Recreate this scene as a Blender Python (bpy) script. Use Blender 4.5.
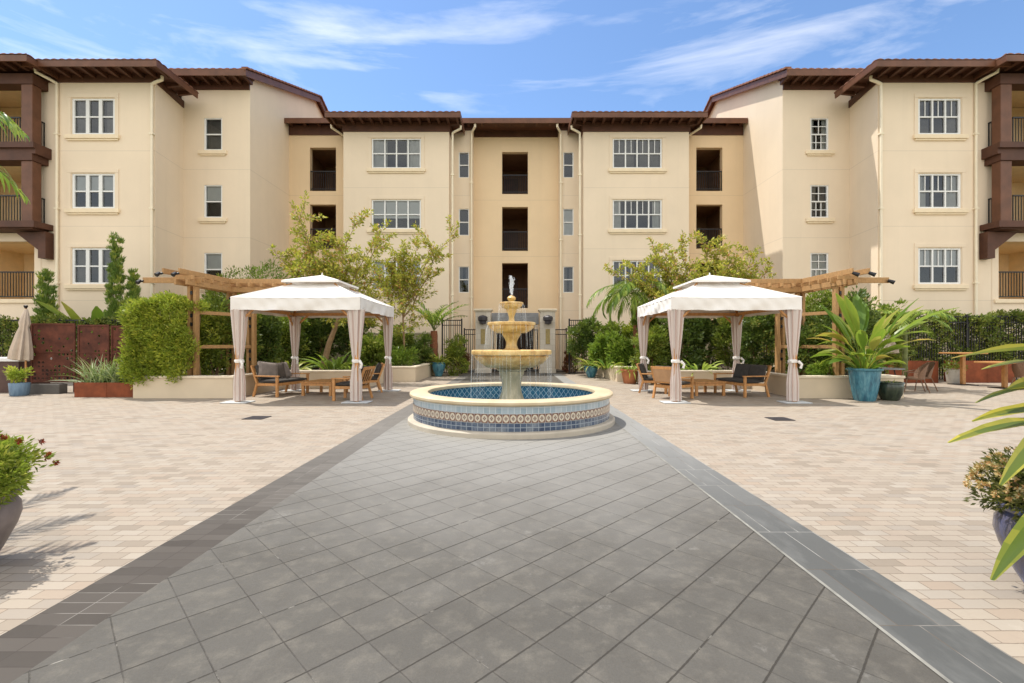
import bpy, math, random
import numpy as np
from mathutils import Vector, Matrix
R = math.radians
for o in list(bpy.data.objects): bpy.data.objects.remove(o)
scene = bpy.context.scene
COL = scene.collection
rnd = random.Random(7)
NR = np.random.RandomState(11)

# ------------------------------------------------------------ camera, sky, sun, exposure
cam = bpy.data.cameras.new('camera'); camo = bpy.data.objects.new('camera', cam); COL.objects.link(camo)
camo.location = (0, 0, 1.5); camo.rotation_euler = (R(90), 0, 0)
cam.sensor_width = 36; cam.lens = 16.35; cam.shift_x = -3/1024; cam.shift_y = 3.5/1024
cam.clip_start = .05; cam.clip_end = 2000
scene.camera = camo
SUNV = Vector((-.387, .217, 1)).normalized()        # towards the sun
elev = math.asin(SUNV.z); azim = math.atan2(SUNV.x, SUNV.y)
w = bpy.data.worlds.new('World'); scene.world = w; w.use_nodes = True
nt = w.node_tree; nt.nodes.clear()
out = nt.nodes.new('ShaderNodeOutputWorld'); bg = nt.nodes.new('ShaderNodeBackground')
sky = nt.nodes.new('ShaderNodeTexSky'); sky.sky_type = 'NISHITA'; sky.sun_disc = False
sky.sun_elevation = elev; sky.sun_rotation = azim; sky.air_density = 1.0; sky.dust_density = .35; sky.ozone_density = 1.6
tc = nt.nodes.new('ShaderNodeTexCoord'); mp = nt.nodes.new('ShaderNodeMapping')
mp.inputs['Scale'].default_value = (.9, 2.4, 7.5); mp.inputs['Rotation'].default_value = (R(6), R(12), 0); mp.inputs['Location'].default_value = (.0, .1, .15)
n1 = nt.nodes.new('ShaderNodeTexNoise'); n1.inputs['Scale'].default_value = 1.7; n1.inputs['Detail'].default_value = 9
n1.inputs['Roughness'].default_value = .58; n1.inputs['Distortion'].default_value = .5
cr = nt.nodes.new('ShaderNodeValToRGB'); cr.color_ramp.elements[0].position = .43; cr.color_ramp.elements[1].position = 1.0
cr.color_ramp.elements[0].color = (0, 0, 0, 1); cr.color_ramp.elements[1].color = (.78, .78, .78, 1)
mx = nt.nodes.new('ShaderNodeMixRGB'); mx.inputs[2].default_value = (13.6, 12.8, 11.4, 1)
nt.links.new(tc.outputs['Generated'], mp.inputs['Vector']); nt.links.new(mp.outputs[0], n1.inputs['Vector'])
sx = nt.nodes.new('ShaderNodeSeparateXYZ'); nt.links.new(tc.outputs['Generated'], sx.inputs[0])
mr = nt.nodes.new('ShaderNodeMapRange'); mr.inputs[1].default_value = .25; mr.inputs[2].default_value = -.35; mr.inputs[3].default_value = -.06; mr.inputs[4].default_value = .42   # unseen heavier cloud added behind the camera to light the facade
nt.links.new(sx.outputs[1], mr.inputs[0]); ad = nt.nodes.new('ShaderNodeMath'); ad.operation = 'ADD'; nt.links.new(n1.outputs['Fac'], ad.inputs[0]); nt.links.new(mr.outputs[0], ad.inputs[1])
nt.links.new(ad.outputs[0], cr.inputs[0]); nt.links.new(cr.outputs[0], mx.inputs[0])
tn = nt.nodes.new('ShaderNodeMixRGB'); tn.blend_type = 'MULTIPLY'; tn.inputs[0].default_value = 1; tn.inputs[2].default_value = (1.06, 1.20, 1.33, 1)
nt.links.new(sky.outputs[0], tn.inputs[1]); nt.links.new(tn.outputs[0], mx.inputs[1]); nt.links.new(mx.outputs[0], bg.inputs[0])
bg.inputs[1].default_value = .12
nt.links.new(bg.outputs[0], out.inputs[0])
sun = bpy.data.lights.new('sun', 'SUN'); sun.energy = 3.6; sun.angle = R(.55); sun.color = (1, .95, .87)
suno = bpy.data.objects.new('sun', sun); COL.objects.link(suno)
suno.rotation_euler = SUNV.to_track_quat('Z', 'Y').to_euler()
scene.view_settings.view_transform = 'Standard'; scene.view_settings.look = 'None'
scene.view_settings.exposure = .43; scene.view_settings.gamma = 1
scene.view_settings.use_curve_mapping = False
scene.render.engine = 'CYCLES'
scene.cycles.use_denoising = True
scene.cycles.max_bounces = 7; scene.cycles.diffuse_bounces = 4; scene.cycles.transparent_max_bounces = 12
scene.cycles.caustics_reflective = False; scene.cycles.caustics_refractive = False

F = 465.0
def W(px, py, d): return ((px-515)*d/F, d, 1.5+(345-py)*d/F)

# ------------------------------------------------------------ material helpers
class NB:
    def __init__(s, name):
        s.m = bpy.data.materials.new(name); s.m.use_nodes = True; s.t = s.m.node_tree; s.t.nodes.clear()
        s.out = s.t.nodes.new('ShaderNodeOutputMaterial')
    def n(s, typ, **kw):
        nd = s.t.nodes.new(typ)
        for k, v in kw.items(): setattr(nd, k, v)
        return nd
    def set(s, sock, v):
        if isinstance(v, bpy.types.NodeSocket): s.t.links.new(v, sock)
        elif isinstance(v, (tuple, list)) and len(v) == 3 and sock.type == 'RGBA': sock.default_value = (*v, 1)
        else: sock.default_value = v
    def math(s, op, a, b=0.0, c=None):
        nd = s.n('ShaderNodeMath', operation=op); s.set(nd.inputs[0], a); s.set(nd.inputs[1], b)
        if c is not None: s.set(nd.inputs[2], c)
        return nd.outputs[0]
    def mix(s, f, a, b, blend='MIX'):
        nd = s.n('ShaderNodeMixRGB', blend_type=blend); s.set(nd.inputs[0], f); s.set(nd.inputs[1], a); s.set(nd.inputs[2], b)
        return nd.outputs[0]
    def pos(s): return s.n('ShaderNodeNewGeometry').outputs['Position']
    def noise(s, vec, scale, detail=4, rough=.5):
        nd = s.n('ShaderNodeTexNoise'); s.set(nd.inputs['Vector'], vec); nd.inputs['Scale'].default_value = scale
        nd.inputs['Detail'].default_value = detail; nd.inputs['Roughness'].default_value = rough
        return nd.outputs['Fac']
    def ramp(s, f, stops, interp='LINEAR'):
        nd = s.n('ShaderNodeValToRGB'); s.set(nd.inputs[0], f); e = nd.color_ramp.elements; nd.color_ramp.interpolation = interp
        while len(e) < len(stops): e.new(.5)
        for i, (p, c) in enumerate(stops):
            e[i].position = p; e[i].color = (*c, 1) if isinstance(c, (tuple, list)) else (c, c, c, 1)
        return nd.outputs[0]
    def xyz(s, v):
        nd = s.n('ShaderNodeSeparateXYZ'); s.set(nd.inputs[0], v); return nd.outputs
    def comb(s, x, y, z=0.0):
        nd = s.n('ShaderNodeCombineXYZ')
        for i, v in enumerate((x, y, z)): s.set(nd.inputs[i], v)
        return nd.outputs[0]
    def bump(s, h, strength=.3, dist=.01):
        nd = s.n('ShaderNodeBump'); nd.inputs['Strength'].default_value = strength; nd.inputs['Distance'].default_value = dist
        s.set(nd.inputs['Height'], h); return nd.outputs[0]
    def pbr(s, col, rough=.7, bump=None, metal=0, spec=.5, **kw):
        p = s.n('ShaderNodeBsdfPrincipled'); s.set(p.inputs['Base Color'], col); s.set(p.inputs['Roughness'], rough)
        p.inputs['Metallic'].default_value = metal; s.set(p.inputs['Specular IOR Level'], spec)
        for k, v in kw.items(): s.set(p.inputs[k], v)
        if bump is not None: s.set(p.inputs['Normal'], bump)
        return p.outputs[0]
    def done(s, sh): s.t.links.new(sh, s.out.inputs[0]); return s.m

def simple(name, col, rough=.7, var=.15, scale=3, bumps=.15, bscale=60, metal=0, spec=.4):
    b = NB(name); P = b.pos(); f = b.noise(P, scale, 6, .6)
    dark = tuple(c*(1-var) for c in col); light = tuple(min(1, c*(1+var)) for c in col)
    c = b.ramp(f, [(.3, dark), (.7, light)])
    h = b.noise(P, bscale, 3)
    return b.done(b.pbr(c, rough, b.bump(h, bumps, .004), metal, spec))
def wood(name, col, rough=.6, scale=1.0, lo=.62):
    b = NB(name); P = b.n('ShaderNodeTexCoord').outputs['Object']
    P2 = b.pos()
    mpn = b.n('ShaderNodeMapping'); b.set(mpn.inputs[0], P2); mpn.inputs['Scale'].default_value = (14*scale, 14*scale, 9*scale)
    f = b.noise(mpn.outputs[0], 1.0, 6, .65); g = b.noise(P2, 2.5, 3)
    d = tuple(c*lo for c in col); l = tuple(min(1, c*1.25) for c in col)
    c = b.mix(b.math('MULTIPLY', g, .5), b.ramp(f, [(.3, d), (.7, l)]), tuple(c*.75 for c in col))
    return b.done(b.pbr(c, rough, b.bump(f, .25, .004)))
def leafmat(name, stops, trans=.3, rough=.45):
    b = NB(name); a = b.n('ShaderNodeAttribute', attribute_name='rnd').outputs['Fac']
    c = b.ramp(a, stops)
    p = b.pbr(c, rough, spec=.35)
    t = b.n('ShaderNodeBsdfTranslucent'); b.set(t.inputs[0], b.mix(.5, c, (.35, .5, .05)))
    m = b.n('ShaderNodeMixShader'); m.inputs[0].default_value = trans
    b.t.links.new(p, m.inputs[1]); b.t.links.new(t.outputs[0], m.inputs[2])
    return b.done(m.outputs[0])

M = {}
# --- stucco, with the shallow score lines at each storey
def stucco(name, col, zlines):
    b = NB(name); P = b.pos(); s = b.xyz(P)
    f = b.noise(P, .35, 5, .6); g = b.noise(P, 3.0, 4)
    mpn = b.n('ShaderNodeMapping'); b.set(mpn.inputs[0], P); mpn.inputs['Scale'].default_value = (2.2, 2.2, .12)
    st = b.noise(mpn.outputs[0], 1, 5, .6); trw = b.noise(P, 1.3, 8, .7)
    c = b.ramp(f, [(.3, tuple(x*.95 for x in col)), (.7, tuple(x*1.04 for x in col))])
    c = b.mix(b.math('MULTIPLY', b.ramp(st, [(.5, 0.0), (.8, 1.0)]), .16), c, tuple(x*.72 for x in col))
    c = b.mix(b.math('MULTIPLY', g, .10), c, tuple(x*.85 for x in col))
    c = b.mix(b.math('MULTIPLY', b.ramp(trw, [(.4, 0.0), (.7, 1.0)]), .09), c, tuple(x*.84 for x in col))
    line = None
    for z in zlines:
        v = b.math('LESS_THAN', b.math('ABSOLUTE', b.math('SUBTRACT', s[2], z)), .018)
        line = v if line is None else b.math('MAXIMUM', line, v)
    c = b.mix(b.math('MULTIPLY', line, .22), c, tuple(x*.45 for x in col))
    h = b.noise(P, 45, 4, .6)
    return b.done(b.pbr(c, .92, b.bump(h, .35, .006), spec=.15))
K = 1.15
KZ = lambda z: 1.5+(z-1.5)*K
zl = [KZ(z) for z in (9.35, 9.05, 6.3, 6.0, 3.3, 3.0)]
M['stucco'] = stucco('stucco', (.82, .685, .52), zl[::2])
M['stucco_side'] = M['stucco']
M['stucco_bounce'] = stucco('stucco_bounce', (.82, .63, .41), zl[::2])  # recess walls: warm light bounced between them put into the colour
M['trim'] = simple('stucco_trim', (.83, .69, .49), .85, .06)
M['gutter'] = simple('painted_gutter', (.84, .74, .56), .5, .05, bumps=.03)
M['brown'] = simple('brown_painted_wood', (.088, .034, .018), .6, .25, 2)
M['brown2'] = simple('brown_fascia', (.14, .058, .030), .5, .25, 2)
M['white'] = simple('white_vinyl', (.78, .78, .76), .45, .04, bumps=.02)
M['iron'] = simple('black_iron', (.012, .011, .012), .45, .2, bumps=.05)
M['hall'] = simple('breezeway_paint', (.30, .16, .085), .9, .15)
M['porchwall'] = simple('porch_bounce', (.82, .62, .36), .9, .08)  # yellow bounced light put into the porch wall and ceiling colour
# roof tiles
b = NB('clay_roof_tile'); P = b.pos(); f = b.noise(P, 4, 5, .7)
M['tile'] = b.done(b.pbr(b.ramp(f, [(.3, (.16, .07, .045)), (.6, (.30, .13, .08)), (.8, (.36, .2, .13))]), .8, b.bump(f, .3, .02)))
# glass panes: mostly clear, sky reflected
b = NB('window_glass'); tr = b.n('ShaderNodeBsdfTransparent'); tr.inputs[0].default_value = (.80, .83, .84, 1)
gl = b.n('ShaderNodeBsdfGlossy'); gl.inputs['Roughness'].default_value = .03; gl.inputs[0].default_value = (.9, .95, 1, 1)
fr = b.n('ShaderNodeFresnel'); fr.inputs[0].default_value = 1.5
ms = b.n('ShaderNodeMixShader'); b.set(ms.inputs[0], b.math('ADD', b.math('MULTIPLY', fr.outputs[0], 1.0), .02))
b.t.links.new(tr.outputs[0], ms.inputs[1]); b.t.links.new(gl.outputs[0], ms.inputs[2]); M['glass'] = b.done(ms.outputs[0])
M['curtain'] = simple('curtain_cloth', (.55, .53, .48), .9, .1)
M['curtain_dark'] = simple('curtain_shade', (.15, .135, .12), .9, .2)
M['blind'] = simple('window_blind', (.75, .74, .70), .8, .04)
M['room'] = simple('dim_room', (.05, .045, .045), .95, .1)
# --- light pavers
def brickf(b, vec, bw, rh, mortar, offset=.5, squash=1.0):
    nd = b.n('ShaderNodeTexBrick', offset=offset, squash=squash, offset_frequency=2, squash_frequency=2); b.set(nd.inputs['Vector'], vec)
    nd.inputs['Color1'].default_value = (0, 0, 0, 1); nd.inputs['Color2'].default_value = (1, 1, 1, 1)
    nd.inputs['Mortar'].default_value = (.5, .5, .5, 1)
    nd.inputs['Scale'].default_value = 1; nd.inputs['Mortar Size'].default_value = mortar; nd.inputs['Mortar Smooth'].default_value = .25
    nd.inputs['Bias'].default_value = 0; nd.inputs['Brick Width'].default_value = bw; nd.inputs['Row Height'].default_value = rh
    return nd.outputs['Color'], nd.outputs['Fac']
b = NB('beige_pavers'); P = b.pos(); wob = b.noise(P, 9, 5, .7)
v = b.comb(b.math('ADD', b.xyz(P)[0], b.math('MULTIPLY', wob, .014)), b.math('ADD', b.xyz(P)[1], b.math('MULTIPLY', wob, .014)))
rc, mf = brickf(b, v, .205, .102, .0035)
c = b.ramp(rc, [(0, (.26, .215, .165)), (.25, (.36, .305, .24)), (.5, (.385, .33, .262)), (.66, (.35, .275, .207)), (.82, (.40, .35, .285)), (1, (.29, .252, .208))])
big = b.noise(P, .45, 5, .6); fine = b.noise(P, 55, 4, .7); med = b.noise(P, 5, 4, .6)
c = b.mix(b.math('MULTIPLY', b.ramp(big, [(.35, 0.0), (.7, 1.0)]), .30), c, (.39, .32, .25))
c = b.mix(b.math('MULTIPLY', b.ramp(med, [(.5, 0.0), (.75, 1.0)]), .18), c, (.36, .29, .23))
c = b.mix(b.math('MULTIPLY', fine, .30), c, (.28, .23, .18))
grm = b.ramp(b.noise(P, 1.1, 9, .72), [(.52, 0.0), (.72, 1.0)])
c = b.mix(b.math('MULTIPLY', grm, .35), c, (.25, .20, .155))
wsp = b.ramp(b.noise(P, 2.7, 9, .75), [(.60, 0.0), (.72, 1.0)])
c = b.mix(b.math('MULTIPLY', wsp, .4), c, (.48, .43, .36))
c = b.mix(b.math('MULTIPLY', mf, .85), c, (.17, .13, .095))
hgt = b.math('SUBTRACT', b.math('MULTIPLY', fine, .25), mf)
M['paver'] = b.done(b.pbr(c, .82, b.bump(hgt, .5, .004), spec=.25))
# --- dark diagonal slabs of the central path
b = NB('grey_slabs'); P = b.pos(); s = b.xyz(P)
wob = b.noise(P, 1.5, 2)
u = b.math('SUBTRACT', b.math('MULTIPLY', b.math('ADD', s[0], s[1]), .70711), 1.440)
v_ = b.math('SUBTRACT', b.math('MULTIPLY', b.math('SUBTRACT', s[1], s[0]), .70711), 1.585)
chip = b.math('MULTIPLY', b.math('SUBTRACT', b.noise(P, 38, 3, .7), .5), .006)
vec = b.comb(b.math('ADD', b.math('ADD', u, b.math('MULTIPLY', wob, .012)), chip), b.math('ADD', b.math('ADD', v_, b.math('MULTIPLY', wob, .012)), chip))
rc, mf_ = brickf(b, vec, .3, .3, .001, 0.0)
vx = b.xyz(vec); dist = lambda e: b.math('MULTIPLY', b.math('ABSOLUTE', b.math('SUBTRACT', b.math('FRACT', b.math('ADD', b.math('DIVIDE', e, .3), .5)), .5)), .3)
jl = lambda e, w0, w1: b.ramp(b.math('MULTIPLY', dist(e), 100), [(w0, 1.0), (w1, 0.0)])
jn = b.ramp(b.noise(P, 4.5, 4, .7), [(.3, .35), (.6, 1.0)])
mf = b.math('MAXIMUM', b.math('MULTIPLY', jl(vx[0], .12, .42), b.math('MULTIPLY', jn, .75)), jl(vx[1], .26, .62))
c = b.ramp(rc, [(0, (.090, .083, .071)), (.35, (.097, .089, .076)), (.7, (.101, .093, .080)), (1, (.110, .102, .088))])
big = b.noise(P, .9, 6, .6); med = b.noise(P, 7, 6, .65); fine = b.noise(P, 120, 3, .7)
c = b.mix(b.math('MULTIPLY', b.ramp(big, [(.4, 0.0), (.7, 1.0)]), .35), c, (.130, .119, .100))
c = b.mix(b.math('MULTIPLY', b.ramp(med, [(.48, 0.0), (.7, 1.0)]), .65), c, (.175, .158, .130))
dk = b.ramp(b.noise(P, 1.9, 8, .7), [(.5, 0.0), (.7, 1.0)])
c = b.mix(b.math('MULTIPLY', dk, .45), c, (.060, .053, .043))
c = b.mix(b.math('MULTIPLY', b.ramp(fine, [(.35, 1.0), (.6, 0.0)]), .30), c, (.06, .054, .045))
sp_ = b.ramp(b.noise(P, 2.1, 9, .75), [(.60, 0.0), (.70, 1.0)])
c = b.mix(b.math('MULTIPLY', sp_, .34), c, (.34, .32, .285))
spk = b.ramp(b.noise(P, 260, 2, .8), [(.68, 0.0), (.78, 1.0)])
c = b.mix(b.math('MULTIPLY', spk, .35), c, (.34, .32, .28))
# paler tone round the fountain, with an uneven edge
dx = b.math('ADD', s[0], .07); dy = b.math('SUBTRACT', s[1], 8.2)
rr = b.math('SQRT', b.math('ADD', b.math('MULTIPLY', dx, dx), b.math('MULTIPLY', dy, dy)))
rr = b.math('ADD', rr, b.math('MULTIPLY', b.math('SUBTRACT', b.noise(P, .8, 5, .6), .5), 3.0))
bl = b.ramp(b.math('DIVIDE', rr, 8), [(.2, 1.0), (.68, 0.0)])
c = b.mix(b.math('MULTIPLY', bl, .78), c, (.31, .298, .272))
jc = b.mix(b.ramp(b.noise(P, 3.1, 5, .7), [(.60, 0.0), (.68, 1.0)]), (.038, .033, .026), (.30, .28, .24))
c = b.mix(b.math('MULTIPLY', mf, .9), c, jc)
M['slab'] = b.done(b.pbr(c, b.ramp(med, [(.3, .62), (.7, .8)]), b.bump(b.math('SUBTRACT', b.math('ADD', b.math('MULTIPLY', med, .4), b.math('MULTIPLY', fine, .35)), mf), .6, .006), spec=.3))
# --- left border of small dark blocks
b = NB('dark_border_blocks'); P = b.pos(); s = b.xyz(P)
rc, mf = brickf(b, b.comb(b.math('ADD', s[0], 2.65), s[1]), .215, .108, .003, 0.0)
c = b.ramp(rc, [(0, (.062, .053, .045)), (.5, (.082, .071, .061)), (1, (.108, .094, .081))])
c = b.mix(b.math('MULTIPLY', b.noise(P, 6, 6, .7), .4), c, (.11, .098, .086))
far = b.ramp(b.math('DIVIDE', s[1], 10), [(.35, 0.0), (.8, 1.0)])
c = b.mix(b.math('MULTIPLY', far, .5), c, (.27, .255, .23))  # paving sheen put into the colour, paler with distance
c = b.mix(b.math('MULTIPLY', mf, .6), c, b.mix(b.ramp(b.noise(P, 2.3, 3), [(.5, 0.0), (.6, 1.0)]), (.05, .04, .035), (.3, .28, .25)))
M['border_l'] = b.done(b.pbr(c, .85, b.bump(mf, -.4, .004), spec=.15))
# --- right border: long bluish slabs
b = NB('blue_grey_border'); P = b.pos(); s = b.xyz(P)
rc, mf = brickf(b, b.comb(b.math('SUBTRACT', s[0], 1.93), s[1]), .225, .62, .0032, .5)
c = b.ramp(rc, [(0, (.085, .086, .082)), (1, (.115, .114, .106))])
mpn = b.n('ShaderNodeMapping'); b.set(mpn.inputs[0], P); mpn.inputs['Scale'].default_value = (5, 1.6, 1)
stn = b.noise(mpn.outputs[0], 1, 6, .62)
c = b.mix(b.math('MULTIPLY', b.ramp(stn, [(.5, 0.0), (.75, 1.0)]), .30), c, (.28, .275, .255))
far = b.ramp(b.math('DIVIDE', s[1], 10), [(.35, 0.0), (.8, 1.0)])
c = b.mix(b.math('MULTIPLY', far, .6), c, (.36, .355, .335))  # distant sheen mixed into the border colour
c = b.mix(b.math('MULTIPLY', mf, .75), c, b.mix(b.ramp(b.noise(P, 1.3, 3), [(.45, 0.0), (.55, 1.0)]), (.12, .09, .065), (.42, .4, .36)))
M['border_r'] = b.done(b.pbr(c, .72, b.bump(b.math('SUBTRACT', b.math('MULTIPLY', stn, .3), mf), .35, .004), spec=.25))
M['joint'] = simple('pale_joint', (.24, .23, .20), .9, .3, 6)
M['soil'] = simple('dark_soil', (.06, .042, .03), 1, .4, 12, .6, 25)
M['grass'] = simple('distant_lawn', (.10, .13, .05), 1, .3, .3)
M['bedwall'] = simple('planter_stucco', (.66, .55, .40), .9, .06, 1.2)
M['cap'] = simple('planter_cap_stone', (.72, .62, .47), .75, .1, 5)
M['olive'] = simple('garden_wall_paint', (.50, .43, .29), .9, .1, 1)
M['pier'] = None
b = NB('travertine_blocks'); P = b.pos(); s = b.xyz(P)
rc, mf = brickf(b, b.comb(s[0], s[2]), .44, .3, .006)
c = b.ramp(rc, [(0, (.50, .44, .35)), (1, (.64, .58, .48))])
c = b.mix(b.math('MULTIPLY', b.noise(P, 6, 6, .7), .4), c, (.42, .37, .3)); c = b.mix(b.math('MULTIPLY', mf, .6), c, (.25, .21, .17))
M['pier'] = b.done(b.pbr(c, .8, b.bump(mf, -.4, .005)))
M['plaque'] = simple('amber_glass', (.30, .22, .07), .25, .3, 10)
M['lamp'] = simple('dark_bronze', (.05, .045, .05), .5, .2)
M['steelgrey'] = simple('grey_steel', (.22, .22, .22), .5, .2)
M['teak'] = wood('teak', (.56, .27, .09), .55)
M['cedar'] = wood('cedar_beams', (.44, .25, .10), .7, 1.3, .8)
M['cushion'] = simple('charcoal_cushion', (.055, .05, .045), .95, .2, 8, .3, 300)
M['pillow'] = simple('taupe_pillow', (.24, .205, .18), .95, .15, 8, .3, 300)
M['pillow_dark'] = simple('brown_pillow', (.11, .09, .075), .95, .2, 8, .3, 300)
M['sling'] = simple('tan_sling', (.50, .30, .16), .8, .1, 8, .3, 400)
M['canvas'] = simple('white_canvas', (.80, .765, .715), .9, .03, 2, .15, 8)
# curtains with faint vertical stripes carried on uv.x
b = NB('striped_curtain'); uv = b.xyz(b.n('ShaderNodeUVMap').outputs[0])
st = b.math('GREATER_THAN', b.math('FRACT', b.math('MULTIPLY', uv[0], 7.0)), .72)
c = b.mix(st, (.80, .72, .66), (.62, .47, .41))
pb = b.pbr(c, .9, spec=.1); t = b.n('ShaderNodeBsdfTranslucent'); b.set(t.inputs[0], c)
m_ = b.n('ShaderNodeMixShader'); m_.inputs[0].default_value = .3; b.t.links.new(pb, m_.inputs[1]); b.t.links.new(t.outputs[0], m_.inputs[2])
M['drape'] = b.done(m_.outputs[0])
M['plate'] = simple('pale_concrete', (.55, .57, .57), .7, .1, 6)
# fountain
b = NB('fountain_stone'); P = b.pos(); f = b.noise(P, 3.2, 7, .68); g = b.noise(P, 14, 5, .7)
mpn = b.n('ShaderNodeMapping'); b.set(mpn.inputs[0], P); mpn.inputs['Scale'].default_value = (7, 7, 1.2); stn = b.noise(mpn.outputs[0], 1, 6, .7)
c = b.ramp(f, [(.3, (.52, .31, .10)), (.48, (.76, .50, .18)), (.7, (.84, .65, .33))])
c = b.mix(b.math('MULTIPLY', b.ramp(stn, [(.46, 0.0), (.64, 1.0)]), .65), c, (.46, .26, .09))
c = b.mix(b.math('MULTIPLY', b.ramp(g, [(.48, 0.0), (.72, 1.0)]), .5), c, (.26, .18, .09))
M['fstone'] = b.done(b.pbr(c, .42, b.bump(g, .35, .01), spec=.5))
b = NB('mossy_pedestal'); P = b.pos(); g = b.noise(P, 9, 6, .7); mpn = b.n('ShaderNodeMapping'); b.set(mpn.inputs[0], P); mpn.inputs['Scale'].default_value = (9, 9, 1.4); stn = b.noise(mpn.outputs[0], 1, 6, .7)
c = b.ramp(stn, [(.3, (.24, .23, .15)), (.5, (.42, .37, .24)), (.7, (.62, .54, .36))])
M['fped'] = b.done(b.pbr(c, .5, b.bump(g, .4, .01)))
b = NB('coping_stone'); P = b.pos(); f = b.noise(P, 2.5, 6, .6); g = b.noise(P, 30, 4, .7)
c = b.ramp(f, [(.3, (.50, .39, .24)), (.6, (.62, .51, .34)), (.8, (.68, .58, .42))]); c = b.mix(b.math('MULTIPLY', g, .2), c, (.45, .35, .2))
M['coping'] = b.done(b.pbr(c, .6, b.bump(g, .25, .005)))
M['plinth'] = simple('plinth_stone', (.50, .44, .35), .7, .12, 3)
def tilemat(name, cols, size, grout=(.55, .6, .62), gw=.06):
    b = NB(name); uv = b.n('ShaderNodeUVMap').outputs[0]; rc, mf = brickf(b, uv, size[0], size[1], gw*.1, 0.0)
    P = b.pos(); c = b.ramp(rc, [(i/(len(cols)-1), q) for i, q in enumerate(cols)])
    c = b.mix(b.math('MULTIPLY', b.ramp(b.noise(P, 3, 5, .7), [(.45, 0.0), (.7, 1.0)]), .45), c, (.5, .52, .5))
    c = b.mix(mf, c, grout); return b.done(b.pbr(c, .22, b.bump(mf, -.3, .002)))
M['t_light'] = tilemat('pale_blue_tile', [(.28, .36, .41), (.33, .41, .46), (.39, .46, .50)], (.10, .10))
M['t_navy'] = tilemat('navy_tile', [(.04, .06, .11), (.055, .085, .14), (.08, .11, .17)], (.10, .07), (.30, .34, .38))
b = NB('ornament_tile'); uv = b.xyz(b.n('ShaderNodeUVMap').outputs[0]); P = b.pos()
fx = b.math('SUBTRACT', b.math('FRACT', b.math('DIVIDE', uv[0], .1173)), .5); fy = b.math('SUBTRACT', b.math('DIVIDE', uv[1], .15), .5)
ax = b.math('ABSOLUTE', fx); ay = b.math('ABSOLUTE', fy)
r_ = b.math('SQRT', b.math('ADD', b.math('MULTIPLY', fx, fx), b.math('MULTIPLY', fy, fy)))
ring = b.math('MULTIPLY', b.math('LESS_THAN', r_, .40), b.math('GREATER_THAN', r_, .25))
cross = b.math('MULTIPLY', b.math('LESS_THAN', b.math('MULTIPLY', ax, ay), .006), b.math('LESS_THAN', r_, .24))
dot = b.math('LESS_THAN', b.math('ADD', ax, ay), .07)
cor = b.math('GREATER_THAN', b.math('ADD', ax, ay), .83)
edge = b.math('GREATER_THAN', b.math('MAXIMUM', ax, ay), .47)
c = b.mix(ring, (.17, .075, .045), (.62, .55, .43)); c = b.mix(b.math('LESS_THAN', r_, .25), c, (.45, .40, .33))
c = b.mix(cross, c, (.13, .06, .05)); c = b.mix(dot, c, (.6, .5, .35)); c = b.mix(cor, c, (.10, .14, .22)); c = b.mix(edge, c, (.45, .42, .37))
c = b.mix(b.math('MULTIPLY', b.ramp(b.noise(P, 1.2, 4, .6), [(.5, 0.0), (.75, 1.0)]), .4), c, (.5, .40, .30))
M['t_orn'] = b.done(b.pbr(c, .3))
b = NB('pool_lattice_tile'); uv = b.xyz(b.n('ShaderNodeUVMap').outputs[0]); P = b.pos()
def lat(e): return b.math('LESS_THAN', b.math('ABSOLUTE', b.math('SUBTRACT', b.math('FRACT', b.math('DIVIDE', e, .155)), .5)), .055)
l = b.math('MAXIMUM', lat(b.math('ADD', b.math('MULTIPLY', uv[0], 1.15), uv[1])), lat(b.math('SUBTRACT', b.math('MULTIPLY', uv[0], 1.15), uv[1])))
vo = b.n('ShaderNodeTexVoronoi'); b.set(vo.inputs['Vector'], P); vo.inputs['Scale'].default_value = 14
c = b.mix(vo.outputs['Color'], (.03, .115, .20), (.05, .18, .27)); c = b.mix(l, c, (.42, .55, .60))
M['t_pool'] = b.done(b.pbr(c, .15))
b = NB('fountain_water'); tr = b.n('ShaderNodeBsdfTransparent'); tr.inputs[0].default_value = (.65, .85, .9, 1)
gl = b.n('ShaderNodeBsdfGlossy'); gl.inputs['Roughness'].default_value = .05; P = b.pos(); nb = b.bump(b.noise(P, 9, 3), .35, .03); b.set(gl.inputs['Normal'], nb)
fr = b.n('ShaderNodeFresnel'); fr.inputs[0].default_value = 1.33; b.set(fr.inputs['Normal'], nb)
ms = b.n('ShaderNodeMixShader'); b.set(ms.inputs[0], fr.outputs[0]); b.t.links.new(tr.outputs[0], ms.inputs[1]); b.t.links.new(gl.outputs[0], ms.inputs[2]); M['water'] = b.done(ms.outputs[0])
b = NB('water_spray'); tr = b.n('ShaderNodeBsdfTransparent'); p = b.pbr((.88, .92, .95), .15, spec=.8)
ms = b.n('ShaderNodeMixShader'); ms.inputs[0].default_value = .42; b.t.links.new(tr.outputs[0], ms.inputs[1]); b.t.links.new(p, ms.inputs[2]); M['spray'] = b.done(ms.outputs[0])
b = NB('thin_water_strands'); tr = b.n('ShaderNodeBsdfTransparent'); p = b.pbr((.88, .92, .95), .15, spec=.8)
ms = b.n('ShaderNodeMixShader'); ms.inputs[0].default_value = .22; b.t.links.new(tr.outputs[0], ms.inputs[1]); b.t.links.new(p, ms.inputs[2]); M['strand'] = b.done(ms.outputs[0])
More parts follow.
